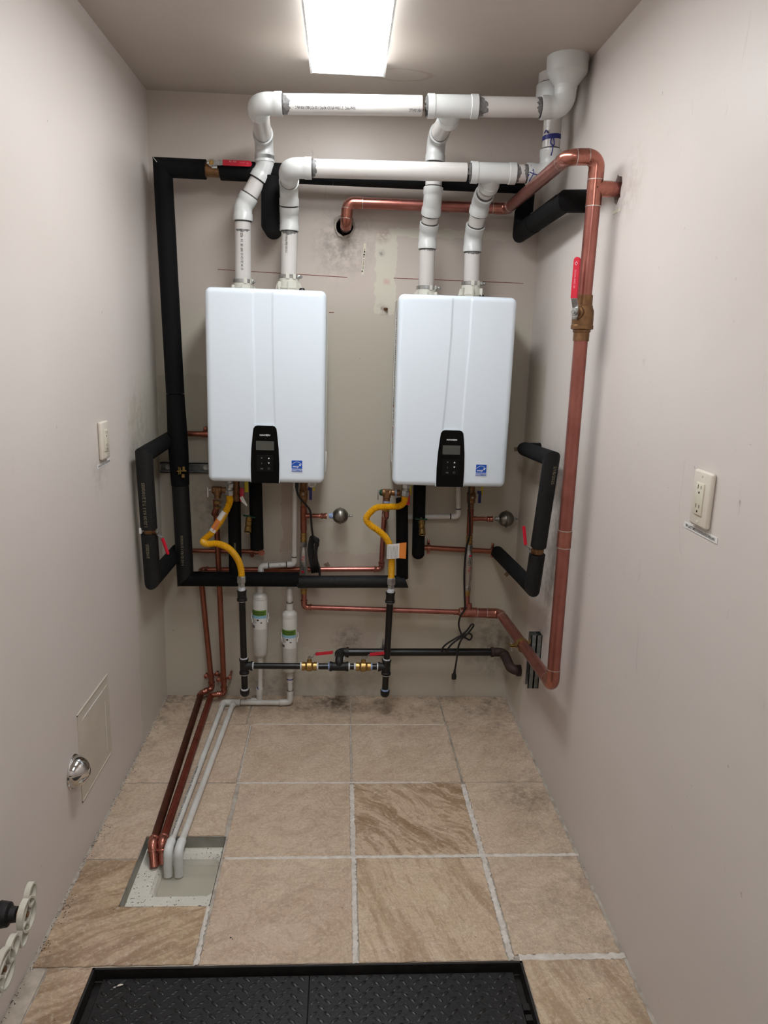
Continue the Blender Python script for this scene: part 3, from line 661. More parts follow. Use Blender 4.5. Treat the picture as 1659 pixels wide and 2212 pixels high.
run(vi, [(1.236, -.14, 1.765), (1.232, -.14, 1.945), (1.240, -.235, 2.06), (1.246, -.30, 2.085)], R2, 'pvc', 'pvc_pipe', 'pvc', skip=(2,))
elbow(vi, (1.232, -.14, 1.945), (1.240, -.235, 2.06), (1.248, -.37, 2.10), R2, 'pvc', 'pvc')
def smear(parent, P, axis, facing, r, a0, a1, L, seed):
    axis = V(axis).normalized(); facing = V(facing); facing = (facing - axis * facing.dot(axis)).normalized(); up = facing.cross(axis); rd = random.Random(seed); vs = []; n = 14
    for i in range(n + 1):
        a = a0 + (a1 - a0) * i / n; q = V(P) + (facing * math.cos(a) + up * math.sin(a)) * (r + .0007)
        ln = L * (.15 + .85 * math.sin(PI * i / n) ** .6) * rd.uniform(.55, 1.15); vs += [q, q + axis * max(.0015, ln)]
    mesh('primer_smear', (vs, [[2 * i, 2 * i + 2, 2 * i + 3, 2 * i + 1] for i in range(n)]), 'smear', parent)
F_ = (0, -1, -.15)
for k, (P_, a_, q0_, q1_, L_) in enumerate(((Pt(.550), 1, -1.5, .9, .024), (Pt(1.001), -1, -1.0, .6, .010), (Pt(1.165), 1, -1.3, 1.0, .030), (Pt(1.362), -1, -1.5, .8, .016))): smear(ve, P_, (a_, 0, .033 * a_), F_, R2, q0_, q1_, L_, k)
for k, (P_, a_, q0_, q1_, L_) in enumerate(((Pl(.638), 1, -1.2, 1.2, .014), (Pl(1.173), -1, -1.2, 1.0, .012), (Pl(1.331), 1, -1.3, 1.2, .014), (Pl(1.366), -1, -1.4, .6, .014))): smear(vi, P_, (a_, 0, .018 * a_), F_, R2, q0_, q1_, L_, 10 + k)
for k, (par, x, z, L_) in enumerate(((ve, .3705, 1.939, .010), (vi, .5415, 1.938, .014), (ve, 1.0605, 1.897, .009), (vi, 1.2335, 1.893, .014))): smear(par, (x, -.14, z), (0, 0, -1), (0, -1, 0), R2, -.9, 1.1, L_, 20 + k)
# blue primer smears on the riser to the rear cone
fm = wrapmap((1.446, -.37, 2.20), (0, 0, 1), (-.25, -1, 0), R2)
mesh('blue_primer_mark', join(patch(lambda u, v, h: fm(u, v + u * .09, h), -.046, .046, .035, .050, .0009, 14)), 'ink', vi)
for pts in ([(0, .037), (-.002, .02), (.004, .012), (.006, 0), (.002, -.02)], [(.006, .036), (.010, .018), (.007, .01)], [(-.026, .052), (-.02, .060), (-.012, .05)]):
    fm2 = wrapmap((1.446, -.37, 2.20), (0, 0, 1), (-.25, -1, 0), R2 * 1.15)
    mesh('blue_primer_mark', sweep(catmull([fm2(u, v, .001) for u, v in pts], 5), .0022, 6), 'ink', vi)
for pts in ([(-.03, .02), (-.02, .0), (-.03, -.02), (-.028, -.032)], [(-.036, 0), (-.01, -.006), (.02, -.004), (.045, .0)], [(-.04, -.012), (-.022, .008)]):
    mesh('blue_primer_mark', sweep(catmull([V((1.405 + a, -.37 - R2 * 1.19 * math.cos(b / R2), 2.125 + R2 * 1.19 * math.sin(b / R2))) for a, b in pts], 5), .0016, 6), 'ink', vi)
axial_text(vi, 'Made in USA by IPEX USA LLC', .0105, (.541, -.14, 1.945), (0, 0, -1), (-.25, -1, 0), R2, 'black', sx=.62)

# ------------------------------------------------------------------ water heaters
def heater(x0, label, mirror):
    xc = x0 + .2155; z0 = 1.022; h = .698; wd = .2155
    t = thing('water_heater', label, 'water heater', (xc, 0, z0), 'wall-hung tankless water heaters')
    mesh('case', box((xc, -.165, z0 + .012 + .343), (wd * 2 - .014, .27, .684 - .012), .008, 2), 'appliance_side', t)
    mesh('wall_bracket', join(box((xc, -.016, z0 + h - .02), (.30, .032, .05)), box((xc + .15, -.012, z0 + h + .004), (.03, .004, .03))), 'steel', t, False)
    # front cover: rounded shell with a shallow channel running down to the control panel
    def u_samples(a, b, special):
        s = set([a, b])
        for k in range(1, 9): s.add(a + .024 * (k / 8) ** 1.6); s.add(b - .024 * (k / 8) ** 1.6)
        n = 26
        for k in range(n + 1): s.add(a + .024 + (b - a - .048) * k / n)
        for c in special:
            for k in range(-9, 10): s.add(c + k * .0022)
        return sorted(s)
    xs = u_samples(-wd, wd, [-.034, -.038, .034, .038]); zs = u_samples(0, h, [])
    Rc, re, F = .022, .020, -.335; vs = []
    def chan(x, z):
        x -= (-.0075 if mirror else .0135) * min(1, max(0, (z - .20) / .35)) + (-.002 if mirror else 0)
        hw = .034 if z > .36 else .034 + .010 * ((.36 - z) / .36) ** 1.5; a = abs(x); e = (a - hw) / .005
        return 0 if e > 1 else (.0035 if e < -1 else .0035 * (.5 - .5 * math.sin(e * PI / 2)))
    for z in zs:
        for x in xs:
            cx = max(-wd + Rc, min(wd - Rc, x)); cz = max(Rc, min(h - Rc, z)); dx, dz = x - cx, z - cz; q = math.hypot(dx, dz)
            if dx and dz:
                if q > Rc: x2, z2, d = cx + dx / q * Rc, cz + dz / q * Rc, 0
                else: x2, z2, d = x, z, Rc - q
            else: x2, z2, d = x, z, min(x + wd, wd - x, z, h - z)
            y = F if d >= re else F + re - math.sqrt(max(0, re * re - (re - d) ** 2))
            y += .004 * (x2 / wd) ** 2 + chan(x2, z2) * (1 if d > re else (d / re) ** .5)
            vs.append(V((xc + x2, y, z0 + z2)))
    nx, nz = len(xs), len(zs); fs = [[j * nx + i, j * nx + i + 1, (j + 1) * nx + i + 1, (j + 1) * nx + i] for j in range(nz - 1) for i in range(nx - 1)]
    bd = list(range(nx)) + [j * nx + nx - 1 for j in range(1, nz)] + [(nz - 1) * nx + i for i in range(nx - 2, -1, -1)] + [j * nx for j in range(nz - 2, 0, -1)]
    k = len(vs); vs += [V((vs[i].x, -.262, vs[i].z)) for i in bd]; nb = len(bd)
    fs += [[bd[i], bd[(i + 1) % nb], k + (i + 1) % nb, k + i] for i in range(nb)]
    mesh('front_cover', (vs, fs), 'appliance', t, True, 60)
    # control panel
    m = Matrix(((1, 0, 0, xc - .003 * mirror), (0, 0, -1, 0), (0, 1, 0, z0), (0, 0, 0, 1)))
    pl = [(-.0515, .0), (.0515, .0), (.0525, .07), (.050, .13), (.0445, .185), (.042, .203), (.036, .2115), (.028, .214), (-.028, .214), (-.036, .2115), (-.042, .203), (-.0445, .185), (-.050, .13), (-.0525, .07)]
    cp = mesh('control_panel', xf(prism(pl, .325, .3375), m), 'panel', t, True, 50)
    mesh('panel_lip', xf(join(prism([(x * 1.045, z * 1.012 + .001) for x, z in pl], .320, .3345)), m), 'appliance', t, True, 50)
    mesh('display', xf(box((0, .1405, .3379), (.066, .034, .001)), m), 'lcd', cp, False)
    mesh('button_pad', xf(box((0, .0745, .3382), (.061, .059, .0018), .0006, 1), m), 'panel_pad', cp)
    plane_text(cp, 'NAVIEN', .0088, m @ Matrix.Translation((0, .176, .338)), 'white', 'logo', sx=1.25)
    for s, px, pz_ in (('M', -.012, .092), ('\u21a9' if False else '2', -.012, .072), ('OK', -.012, .052)): plane_text(cp, s, .0072, m @ Matrix.Translation((px, pz_, .3392)), 'greyprint', 'button_symbol')
    tri = lambda c, s: ([m @ V((c[0] - .0035, c[1] - s * .003, .3396)), m @ V((c[0] + .0035, c[1] - s * .003, .3396)), m @ V((c[0], c[1] + s * .003, .3396))], [[0, 1, 2]])
    mesh('button_symbol', tri((.014, .0945), 1), 'white', cp, False); mesh('button_symbol', tri((.014, .0755), -1), 'white', cp, False)
    mesh('button_symbol', xf(sweep([V((.014 + .0036 * math.cos(a), .0555 + .0036 * math.sin(a), .3393)) for a in [2 * PI * i / 16 for i in range(17)]], .0004, 5, False), m), 'greyprint', cp)
    # efficiency sticker
    sx = x0 + (.330 if x0 < .5 else .3325); sz = z0 + .066
    ms = Matrix(((1, 0, 0, sx), (0, 0, -1, 0), (0, 1, 0, sz), (0, 0, 0, 1)))
    st = mesh('efficiency_sticker', xf(box((0, 0, .3345), (.043, .046, .0012)), ms), 'white', t, False)
    mesh('sticker_field', xf(join(box((0, .006, .3353), (.040, .031, .0006)), box((0, -.0165, .3353), (.040, .009, .0006))), ms), 'estar', st, False)
    arc = [V((-.018 + .036 * i / 12, .0065 + .010 * math.sin(PI * i / 12), .3358)) for i in range(13)]
    mesh('sticker_arc', xf(sweep(arc, .0006, 5), ms), 'white', st)
    star = [(.0115 + (.0052 if i % 2 == 0 else .0023) * math.sin(PI * i / 5), .0045 + (.0052 if i % 2 == 0 else .0023) * math.cos(PI * i / 5)) for i in range(10)]
    mesh('sticker_star', xf(prism(star, .3355, .3359), ms), 'white', st, False)
    vs_, fs_ = textvf('energy', .0105, 'CENTER'); sh = Matrix.Shear('XY', 4, (0, 0)); 
    mesh('printed_text', ([ms @ V((v.x * .82 + v.y * .35 - .005, v.y - .004, .3358)) for v in vs_], fs_), 'white', st, False)
    plane_text(st, 'ENERGY STAR', .0062, ms @ Matrix.Translation((0, -.0186, .3356)), 'white', sx=.95)
    # vent collars on top: ivory sockets with ribs, steel clamp band
    for i, cx in enumerate((.369, .541)):
        cx += 0
        if x0 > .5: cx = (1.063, 1.236)[i]
        zt = z0 + .684; ht_ = (.040, .062)[i]
        co = mesh('vent_collar', join(lathe((cx, -.14, zt - .004), (0, 0, 1), [(0, .040), (ht_ * .5, .039), (ht_ * .5 + .002, .041), (ht_ * .6, .041), (ht_ * .62, .0385), (ht_ + .008, .037)], 32),
             *[box((0, 0, 0), (.003, .014, ht_ * .9), 0, 1, Matrix.Translation((cx, -.14, zt + ht_ * .42)) @ Matrix.Rotation(a, 4, 'Z') @ Matrix.Translation((0, -.042, 0))) for a in (.0, .9, -.9, 2.2, -2.2)],
             *( [] )), 'collar', t)
        wing = [(-.058, 0), (-.044, ht_ * .8), (-.038, ht_ * .8), (-.038, 0)]
        for sgn in (1, -1): mesh('collar_wing', prism([(cx + sgn * a, b) for a, b in wing], .135, .145, Matrix(((1, 0, 0, 0), (0, 0, -1, 0), (0, 1, 0, zt), (0, 0, 0, 1)))), 'collar', co, False)
        zb = zt + ht_ + .009
        cl = mesh('clamp_band', lathe((cx, -.14, zb - .006), (0, 0, 1), [(0, .0375), (.001, .0384), (.013, .0384), (.014, .0375)], 32), 'steel', t)
        mesh('clamp_screw', join(box((cx + .036, -.158, zb + .001), (.016, .010, .012), .002), lathe((cx + .038, -.150, zb + .001), (.6, -1, 0), [(0, .006), (.018, .006), (.020, .004)], 12)), 'steel', cl)
        for a in (-.55, .1, .75): mesh('collar_tab', box((0, 0, 0), (.012, .002, .018), 0, 1, Matrix.Translation((cx, -.14, zb + .001)) @ Matrix.Rotation(a + (.5 if i else .9), 4, 'Z') @ Matrix.Translation((0, -.0395, 0))), 'collar', cl, False)
    kx = (x0 + .335) if x0 < .5 else (x0 + .327)
    mesh('test_port_cap', join(lathe((kx, -.16, z0 + .688), (0, 0, 1), [(0, .013), (.02, .013), (.028, .008)], 12), lathe((kx + .016, -.165, z0 + .694), (0, 0, 1), [(0, .008), (.012, .008)], 8)), 'cord', t)
    mesh('test_port_block', box((kx - .018, -.15, z0 + .698), (.014, .02, .03), .002), 'collar', t)
    # ports under the case
    mesh('port_plate', join(box((x0 + .325, -.2, z0 + .0), (.06, .06, .014)), box((x0 + .06, -.2, z0 + .002), (.05, .05, .012)), lathe((x0 + .34, -.17, z0 - .012), (0, 0, 1), [(0, .018), (.02, .018)], 8)), 'appliance_side', t, False)
    return t, xc, z0
h1, xc1, z01 = heater(.2565, 'left white tankless water heater, beside the tall black insulated riser', 1)
h2, xc2, z02 = heater(.9460, 'right white tankless water heater with a printed instruction sheet on its left side', 0)
# instruction sheet on the left flank of the right heater
xs_ = .9460 + .0068
sh = mesh('instruction_sheet', join(box((xs_ - .0004, -.175, 1.38), (.0012, .150, .60))), 'paper', h2, False)
mesh('sheet_border', join(*[sweep([(xs_ - .0012, a[0], a[1]), (xs_ - .0012, b[0], b[1])], .0012, 5) for a, b in (((-.245, 1.09), (-.245, 1.66)), ((-.108, 1.09), (-.108, 1.67)), ((-.245, 1.09), (-.108, 1.09)), ((-.245, 1.66), (-.108, 1.67)))]), 'white', sh)
lines = []
z_ = 1.64
while z_ > 1.12:
    if random.random() < .85: lines.append(box((xs_ - .0012, -.176, z_), (.0006, .11 * random.uniform(.7, 1), .003)))
    z_ -= .0075
mesh('printed_lines', join(*lines), 'greyprint', sh, False)
mesh('printed_lines', join(*[box((xs_ - .0014, -.176, z) , (.0006, .12, .006)) for z in (1.305, 1.22, 1.19, 1.16)]), 'rednote', sh, False)
mesh('side_latch', join(box((.692, -.28, 1.10), (.008, .02, .075), .003), box((.690, -.24, 1.38), (.004, .004, .52))), 'appliance_side', h1)
# left heater side seam
# ------------------------------------------------------------------ large copper line
RC = .0206
cl = thing('copper_water_line', 'thick copper water line from the back wall round and down the right wall', 'pipe', (1.452, -.87, .47))
run(cl, [(.752, .09, 1.985), (.752, -.070, 1.985), (.757, -.073, 2.062), (1.366, -.10, 2.060), (1.368, -.872, 2.064), (1.452, -.874, 2.068), (1.450, -.87, 1.69)], RC, 'cu', 'copper', 'copper_fit')
tee(cl, (1.452, -.8725, 1.985), (0, 0, 1), (1, 0, 0), RC, 'cu', 'copper_fit', .047, None, .045)
mesh('pipe', sweep([(1.470, -.873, 1.985), (1.60, -.873, 1.985)], RC, 24), 'copper', cl)
run(cl, [(1.450, -.87, 1.565), (1.453, -.87, .468), (1.447, -.08, .424), (1.300, -.078, .427)], RC, 'cu', 'copper', 'copper_fit')
mesh('coupling', lathe((1.4515, -.87, .935), (0, 0, 1), [(0, RC * 1.08), (.055, RC * 1.08)], 28), 'copper_fit', cl)
for z in (.935, .990): ring((1.4515, -.87, z), (0, 0, 1), RC * 1.1, .0025, 'solder', cl, 'solder_ring')
tee(cl, (1.310, -.079, .427), (1, 0, 0), (0, 0.1, 1), RC, 'cu', 'copper_fit', .036, .0125, .04)
mesh('reducer', lathe((1.276, -.077, .427), (-1, 0, 0), [(0, RC * 1.05), (.012, .0125), (.03, .0125)], 24), 'copper_fit', cl)
run(cl, [(1.27, -.076, .427), (.604, -.066, .4385), (.603, -.065, .505)], .0111, 'cus', 'copper', 'copper_fit', glue=False)
mesh('pipe', sweep([(1.303, -.075, .45), (1.302, -.066, .500)], .0111, 20), 'copper', cl)
# main valve
bv = thing('ball_valve', 'large bronze ball valve with upright red lever on the thick copper riser', 'valve', (1.45, -.87, 1.62))
mesh('valve_body', join(lathe((1.450, -.87, 1.695), (0, 0, -1), [(0, .0238), (.028, .0242), (.030, .0262), (.034, .0262), (.044, .0305), (.070, .0310), (.084, .0310), (.086, .0325), (.096, .0325), (.098, .0255), (.104, .0255), (.106, .0232), (.130, .0232)], 32),
     lathe((1.450, -.87, 1.645), (-.72, -.70, 0), [(0, .018), (.036, .018), (.038, .012), (.046, .012)], 20)), 'brass_dark', bv)
q0 = V((1.450, -.87, 1.645)) + V((-.72, -.70, 0)).normalized() * .046
mm = frame(q0, (0, 0, 1), (-.72, -.70, 0))
lev = [(-.014, 0), (.012, 0), (.036, .012), (.050, .012)]
def leverstrip(pts, w, th):
    vs = []
    for x, z in pts: vs += [V((x, -w, z)), V((x, w, z)), V((x, w, z + th)), V((x, -w, z + th))]
    n_ = len(pts); return vs, [[4 * i + a, 4 * i + (a + 1) % 4, 4 * i + 4 + (a + 1) % 4, 4 * i + 4 + a] for i in range(n_ - 1) for a in range(4)] + [[3, 2, 1, 0], [4 * n_ - 4, 4 * n_ - 3, 4 * n_ - 2, 4 * n_ - 1]]
mesh('lever', xf(leverstrip(lev, .009, .003), mm), 'steel', bv, False)
w = .0095; gl = .150; poly = [(.038, -w), (gl - w, -w)] + [(gl - w + w * math.sin(a), -w * math.cos(a)) for a in [PI * i / 8 for i in range(1, 8)]] + [(gl - w, w), (.038, w)]
gp = mesh('lever_grip', xf(prism(poly, .010, .0175), mm), 'red', bv, True, 50)
plane_text(gp, 'IIII 2000 WOG', .0075, mm @ Matrix.Translation((.09, -.002, .0178)), 'redprint', sx=1.1)
mesh('grip_mark', xf(sweep([V((.132 + .005 * math.cos(a), .004 * math.sin(a), .0180)) for a in [2 * PI * i / 4 for i in range(5)]], .0006, 5), mm), 'white', gp)
mesh('stem_nut', xf(join(hexnut((0, 0, .003), (0, 0, 1), .010, .006), lathe((0, 0, .006), (0, 0, 1), [(0, .005), (.010, .005)], 12)), mm), 'steel', bv, True, 20)
mesh('lever_stop', xf(box((-.016, .002, -.004), (.010, .012, .012), .002), mm), 'steel', bv)

# ------------------------------------------------------------------ cold supply branches with scale inhibitors
def supply(xb, xt, zt, label, i):
    dx = (xt - xb); f = lambda z: V((xb + dx * (z - .5) / .45, -.065, z))
    d = f(1) - f(0)
    s = thing('scale_inhibitor', label, 'water filter', f(.60), 'stainless scale inhibitors under the heaters')
    mesh('canister', lathe(f(.530), d, [(0, .0135), (.018, .0135), (.020, .0115), (.034, .0125), (.042, .0165), (.150, .0165), (.158, .0145), (.166, .0115), (.178, .0115)], 28), 'stainless', s)
    mesh('end_nut', hexnut(f(.524), d, .0165, .018), 'steel', s, True, 20); mesh('end_nut', hexnut(f(.706), d, .0165, .020), 'steel', s, True, 20)
    up = (i == 0)
    axial_text(s, 'Activ', .022, f(.606 if up else .672), d if up else -d, (-.25 if up else .30, -1, 0), .0165, 'black', 'logo', sx=.8)
    axial_text(s, 'Flo', .022, f(.6465 if up else .6315), d if up else -d, (-.25 if up else .30, -1, 0), .0165, 'red', 'logo', sx=.8)
    mesh('logo_mark', patch(wrapmap(f(.600 if up else .680), d, (-.25 if up else .3, -1, 0), .0165), -.006, .006, -.004, .004, .0007, 4), 'red', s)
    w_ = thing('cold_water_branch', ('left' if up else 'right') + ' copper cold water branch rising from its steel canister, tee to steel ball', 'pipe', f(.75))
    mesh('adaptor', join(lathe(f(.727), d, [(0, .013), (.01, .013), (.011, .0145), (.016, .0145), (.017, .012), (.024, .012), (.026, .0145), (.030, .0145), (.031, .013), (.038, .013)], 20)), 'brass', w_)
    mesh('adaptor', lathe(f(.525), -d, [(0, .013), (.008, .013), (.009, .0148), (.013, .0148), (.014, .0125), (.026, .0125)], 20), 'brass', w_)
    mesh('pipe', sweep([f(.762), f(.90)], .0111, 24), 'copper_dull', w_)
    za = .838
    mesh('tee', join(lathe(f(.775), d, [(0, .0135), (.098, .0135), (.101, .0145), (.104, .0125)], 24), lathe(f(za), (1, 0, .012), [(0, .0105), (.026, .0105), (.027, .009), (.058, .009)], 20)), 'copper_dull', w_)
    mesh('adaptor', lathe(f(za) + V((.058, 0, 0)), (1, 0, .012), [(0, .0095), (.012, .0095), (.014, .0118), (.020, .0128), (.024, .0105), (.030, .0125), (.038, .0125)], 20), 'copper_fit', w_)
    a = thing('hammer_arrestor', 'round steel ball arrestor beside the ' + ('left' if up else 'right') + ' heater supply', 'pressure arrestor', f(za) + V((.15, 0, 0)), 'steel ball arrestors under the heaters')
    c = f(za) + V((.152, 0, .002)); ax = V((1, 0, .012)); rb = .0335
    mesh('ball', lathe(c - ax * rb, ax, [(rb - rb * math.cos(t_), rb * math.sin(t_)) for t_ in [PI * k / 20 for k in range(21)]], 36), 'ballsteel', a)
    mesh('equator_band', lathe(c - ax * .003, ax, [(0, rb + .0005), (.001, rb + .003), (.005, rb + .003), (.006, rb + .0005)], 36), 'ballsteel', a)
    mesh('threaded_neck', lathe(c - ax * (rb + .014), ax, [(0, .010), (.008, .010), (.009, .0115), (.018, .0115)], 16), 'tape_blue' if up else 'steel', a)
    mesh('tail_valve', join(lathe(c + ax * (rb - .002), ax, [(0, .004), (.006, .006), (.010, .004), (.016, .0045), (.020, .003)], 12)), 'steel', a)
    # isolation valve with flat blue handle
    v = thing('service_valve', 'bronze cold service valve with blue handle under the ' + ('left' if up else 'right') + ' heater', 'valve', f(.93), 'blue handled service valves')
    p = f(.935)
    mesh('valve_body', join(lathe(f(.885), d, [(0, .013), (.018, .013), (.022, .017), (.062, .0185), (.070, .014), (.125, .014)], 20), lathe(p, (0, -1, 0), [(0, .016), (.022, .016), (.026, .010), (.030, .010)], 20)), 'brass_dark', v)
    mesh('stem_screw', lathe(p - V((0, .029, 0)), (0, -1, 0), [(0, .004), (.006, .0038)], 10), 'steel', v)
    mesh('handle', box((p.x + .030, p.y - .030, p.z + .002), (.012, .006, .050), .0015, 2), 'blue', v)
    mesh('handle', box((p.x + .024, p.y - .028, p.z + .022), (.010, .006, .012), .001, 1), 'blue', v)
    mesh('drain_tab', box((p.x + .042, p.y - .008, p.z + (.018 if up else .028)), (.009, .004, .016 if up else .04), .001, 1), 'yellow_tag', v)
    if up:
        tg = mesh('round_tag', lathe((p.x + .036, p.y - .036, p.z + .046), (.2, -1, -.15), [(0, .0165), (.001, .0165)], 24), 'paper', v)
        for k in range(5): mesh('printed_lines', box((p.x + .036, p.y - .0382, p.z + .038 + k * .0045), (.02, .0004, .0012)), 'greyprint', tg, False)
        mesh('tag_tie', sweep(catmull([(p.x + .024, p.y - .03, p.z + .05), (p.x + .005, p.y - .03, p.z + .035), (p.x, p.y - .032, p.z + .01)], 5), .0006, 5), 'cord', tg)
supply(.602, .598, 0, 'steel scale inhibitor canister below the left heater, cable coil beside it', 0)
supply(1.301, 1.295, 0, 'steel scale inhibitor canister below the right heater, cord hanging in front', 1)

# ------------------------------------------------------------------ black foam insulated lines
def sleeve(t, pts, r, mat='foam', ends=True, name='foam_sleeve', cuts=None):
    pts = [V(p) for p in pts]; n = len(pts)
    for i in range(n - 1):
        d = (pts[i + 1] - pts[i]).normalized(); n0 = n1 = None
        if i > 0: n0 = (d + (pts[i] - pts[i - 1]).normalized()).normalized()
        if i < n - 2: n1 = (d + (pts[i + 2] - pts[i + 1]).normalized()).normalized()
        mesh(name, mitre(pts[i], pts[i + 1], r[i] if hasattr(r, '__len__') else r, n0, n1), mat, t)
ins = thing('insulated_hot_main', 'black foam insulated hot main framing the left and lower back wall', 'insulated pipe', (.10, -.12, .575))
C0, C1, C2, C3 = V((.079, -.12, 2.147)), V((.1195, -.12, .575)), V((.64, -.125, .581)), V((1.033, -.125, .577))
mid1 = C0.lerp(C1, .52); mid2 = C0.lerp(C1, .75); dn = (C1 - C0).normalized(); nA = (dn + V((-1, 0, 0))).normalized()
mesh('foam_sleeve', mitre(C0, mid1, .0345, nA, None), 'foam', ins)
mesh('foam_sleeve', mitre(mid1 + dn * .003, mid2, .0345, None, None, bulge=(.20, .0045, .12)), 'foam', ins)
nB = (dn + V((1, 0, 0))).normalized()
mesh('foam_sleeve', mitre(mid2 + dn * .002, C1, .0338, None, nB), 'foam_rough', ins)
mesh('foam_sleeve', mitre(C1, (.585, -.12, .5785), .0305, nB, None), 'foam', ins)
mesh('foam_sleeve', mitre((.575, -.122, .569), (1.030, -.127, .578), .0262, (1, 0, .25), (1, 0, .42)), 'foam_rough', ins)
mesh('foam_sleeve', mitre((.245 - .01, -.12, 2.147), C0, .0345, (-1, 0, .04), nA), 'foam', ins)
mesh('valve_barrel', sweep([(.22, -.12, 2.147), (.31, -.12, 2.147)], .0260, 24), 'brass_dark', ins)
mesh('foam_sleeve', mitre((.285, -.12, 2.146), (.70, -.12, 2.146), .0345, (1, 0, .12), None), 'foam', ins)
mesh('foam_sleeve', mitre((.7008, -.12, 2.146), (1.035, -.12, 2.146), .0345), 'foam', ins)
nC = (V((1, 0, 0)) + V((0, 0, -1))).normalized()
mesh('foam_sleeve', mitre((1.0358, -.12, 2.146), (1.427, -.12, 2.146), .0345, None, nC), 'foam', ins)
nD = (V((0, 0, -1)) + V((.03, -1, .06)).normalized()).normalized()
mesh('foam_sleeve', mitre((1.427, -.12, 2.146), (1.422, -.12, 1.977), .0345, nC, nD), 'foam', ins)
eA, eB = V((1.422, -.12, 1.977)), V((1.447, -.60, 2.000)); dd = (eB - eA).normalized(); nE = (dd + V((1, 0, 0))).normalized()
mesh('foam_sleeve', mitre(eA, eA.lerp(eB, .33), .0345, nD, None), 'foam', ins)
mesh('foam_sleeve', mitre(eA.lerp(eB, .335), eB, .0330, None, nE), 'foam', ins)
mesh('foam_sleeve', mitre(eB, (W - .003, -.60, 2.003), .0345, nE, None), 'foam', ins)
mesh('foam_seam', sweep([eA.lerp(eB, .36) + V((-.0205, 0, .0268)), eA.lerp(eB, .93) + V((-.0205, 0, .0268))], .0011, 5), 'greyprint', ins)
sleeve(ins, [(.4725, -.13, 2.13), (.4705, -.13, 1.965), (.4705, -.002, 1.962)], .0343)
mesh('wing_clamp', join(box((.121, -.163, 1.033), (.004, .010, .026)), box((.115, -.165, 1.033), (.003, .010, .030)), sweep([(.108, -.166, 1.031), (.145, -.170, 1.033)], .0028, 8), box((.134, -.163, 1.040), (.008, .006, .018)), box((.131, -.163, 1.012), (.010, .004, .014))), 'brass', ins)
mesh('joint_gap', sweep([(.0520, -.1455, 2.1745), (.0590, -.151, 2.1665), (.066, -.154, 2.158)], .0012, 5), 'paper', ins)
# drops from the heaters to the main
def drop(x0, z0, x1, z1, r, y, label, bend=None, rr_=None):
    t = thing('insulated_drop', label, 'insulated pipe', (x0, y, z0))
    if bend: sleeve(t, [(x0, y, z0), (x1, y, z1), bend], r)
    else: mesh('foam_sleeve', mitre((x0, y, z0), (x1, y, z1), r), 'foam', t)
    return t
d1 = drop(.322, .905, .323, .60, .0262, -.118, 'black foam drop below the left heater, behind the yellow hose, reaching the main')
d2 = drop(.404, 1.015, .410, .70, .0270, -.095, 'shorter black foam drop below the left heater with a brass drain valve')
d3 = drop(1.001, .93, 1.0145, .590, .0250, -.118, 'black foam drop below the right heater, beside the paper tagged yellow hose')
d4 = drop(1.073, 1.015, 1.0795, .686, .0262, -.095, 'black foam drop below the right heater with a drain valve, round bottom')
mesh('foam_end', lathe((1.0793, -.095, .692), (.02, .1, -1), [(0, .0262), (.008, .0255), (.016, .021), (.022, .013), (.024, .004)], 24), 'foam', d4)
axial_text(d1, '1-1/4   2/10/2025', .011, (.323, -.118, .66), (0, 0, 1), (.1, -1, 0), .0262, 'foamtext')
axial_text(ins, '1-1/2 ID R3.1 2/10/2025', .013, (.118, -.12, .64), (0, 0, 1), (-.05, -1, 0), .0338, 'foamtext')
# side loops
ll = thing('insulated_loop', 'black foam insulated loop standing off the left wall, with dated print', 'insulated pipe', (.058, -.40, .65))
L0, L1, L2, L3 = V((.062, -.045, 1.145)), V((.050, -.42, 1.130)), V((.052, -.375, .652)), V((.075, -.045, .672))
def mnorm(a, b, c): return ((b - a).normalized() + (c - b).normalized()).normalized()
v0, v1 = L1.lerp(L2, .575), L1.lerp(L2, .615)
mesh('foam_sleeve', mitre(L0, L1, .0300, None, mnorm(L0, L1, L2)), 'foam', ll)
mesh('foam_sleeve', mitre(L1, v0, .0300, mnorm(L0, L1, L2), None), 'foam_rough', ll)
mesh('foam_sleeve', mitre(v1, L2, .0300, None, mnorm(L1, L2, L3)), 'foam_rough', ll)
mesh('foam_sleeve', mitre(L2, L3, .0300, mnorm(L1, L2, L3), None), 'foam', ll)
axial_text(ll, '1.25/30 R3.1 T-2 2/10/2025', .0155, L1.lerp(L2, .55), L1 - L2, (-.1, -1, 0), .0302, 'foamtext', sx=.98)
axial_text(ll, '2/10/2025', .0155, L1.lerp(L2, .80), L1 - L2, (-.1, -1, 0), .0302, 'foamtext', sx=.9)
rl = thing('insulated_loop', 'black foam insulated loop standing off the right wall, with dated print', 'insulated pipe', (1.455, -.6, .70))
Q0, Q1, Q2, Q3, Q4 = V((W, -.262, 1.162)), V((1.462, -.262, 1.162)), V((1.458, -.635, 1.180)), V((1.447, -.560, .700)), V((1.425, -.045, .688))
w0, w1 = Q2.lerp(Q3, .665), Q2.lerp(Q3, .725)
mesh('foam_sleeve', mitre(Q0, Q1, .0265, None, mnorm(Q0, Q1, Q2)), 'foam', rl)
mesh('foam_sleeve', mitre(Q1, Q2, .0275, mnorm(Q0, Q1, Q2), mnorm(Q1, Q2, Q3)), 'foam', rl)
mesh('foam_sleeve', mitre(Q2, w0, .0275, mnorm(Q1, Q2, Q3), None), 'foam_rough', rl)
mesh('foam_sleeve', mitre(w1, Q3, .0280, None, mnorm(Q2, Q3, Q4)), 'foam_rough', rl)
mesh('foam_sleeve', mitre(Q3, Q4, .0275, mnorm(Q2, Q3, Q4), None), 'foam', rl)
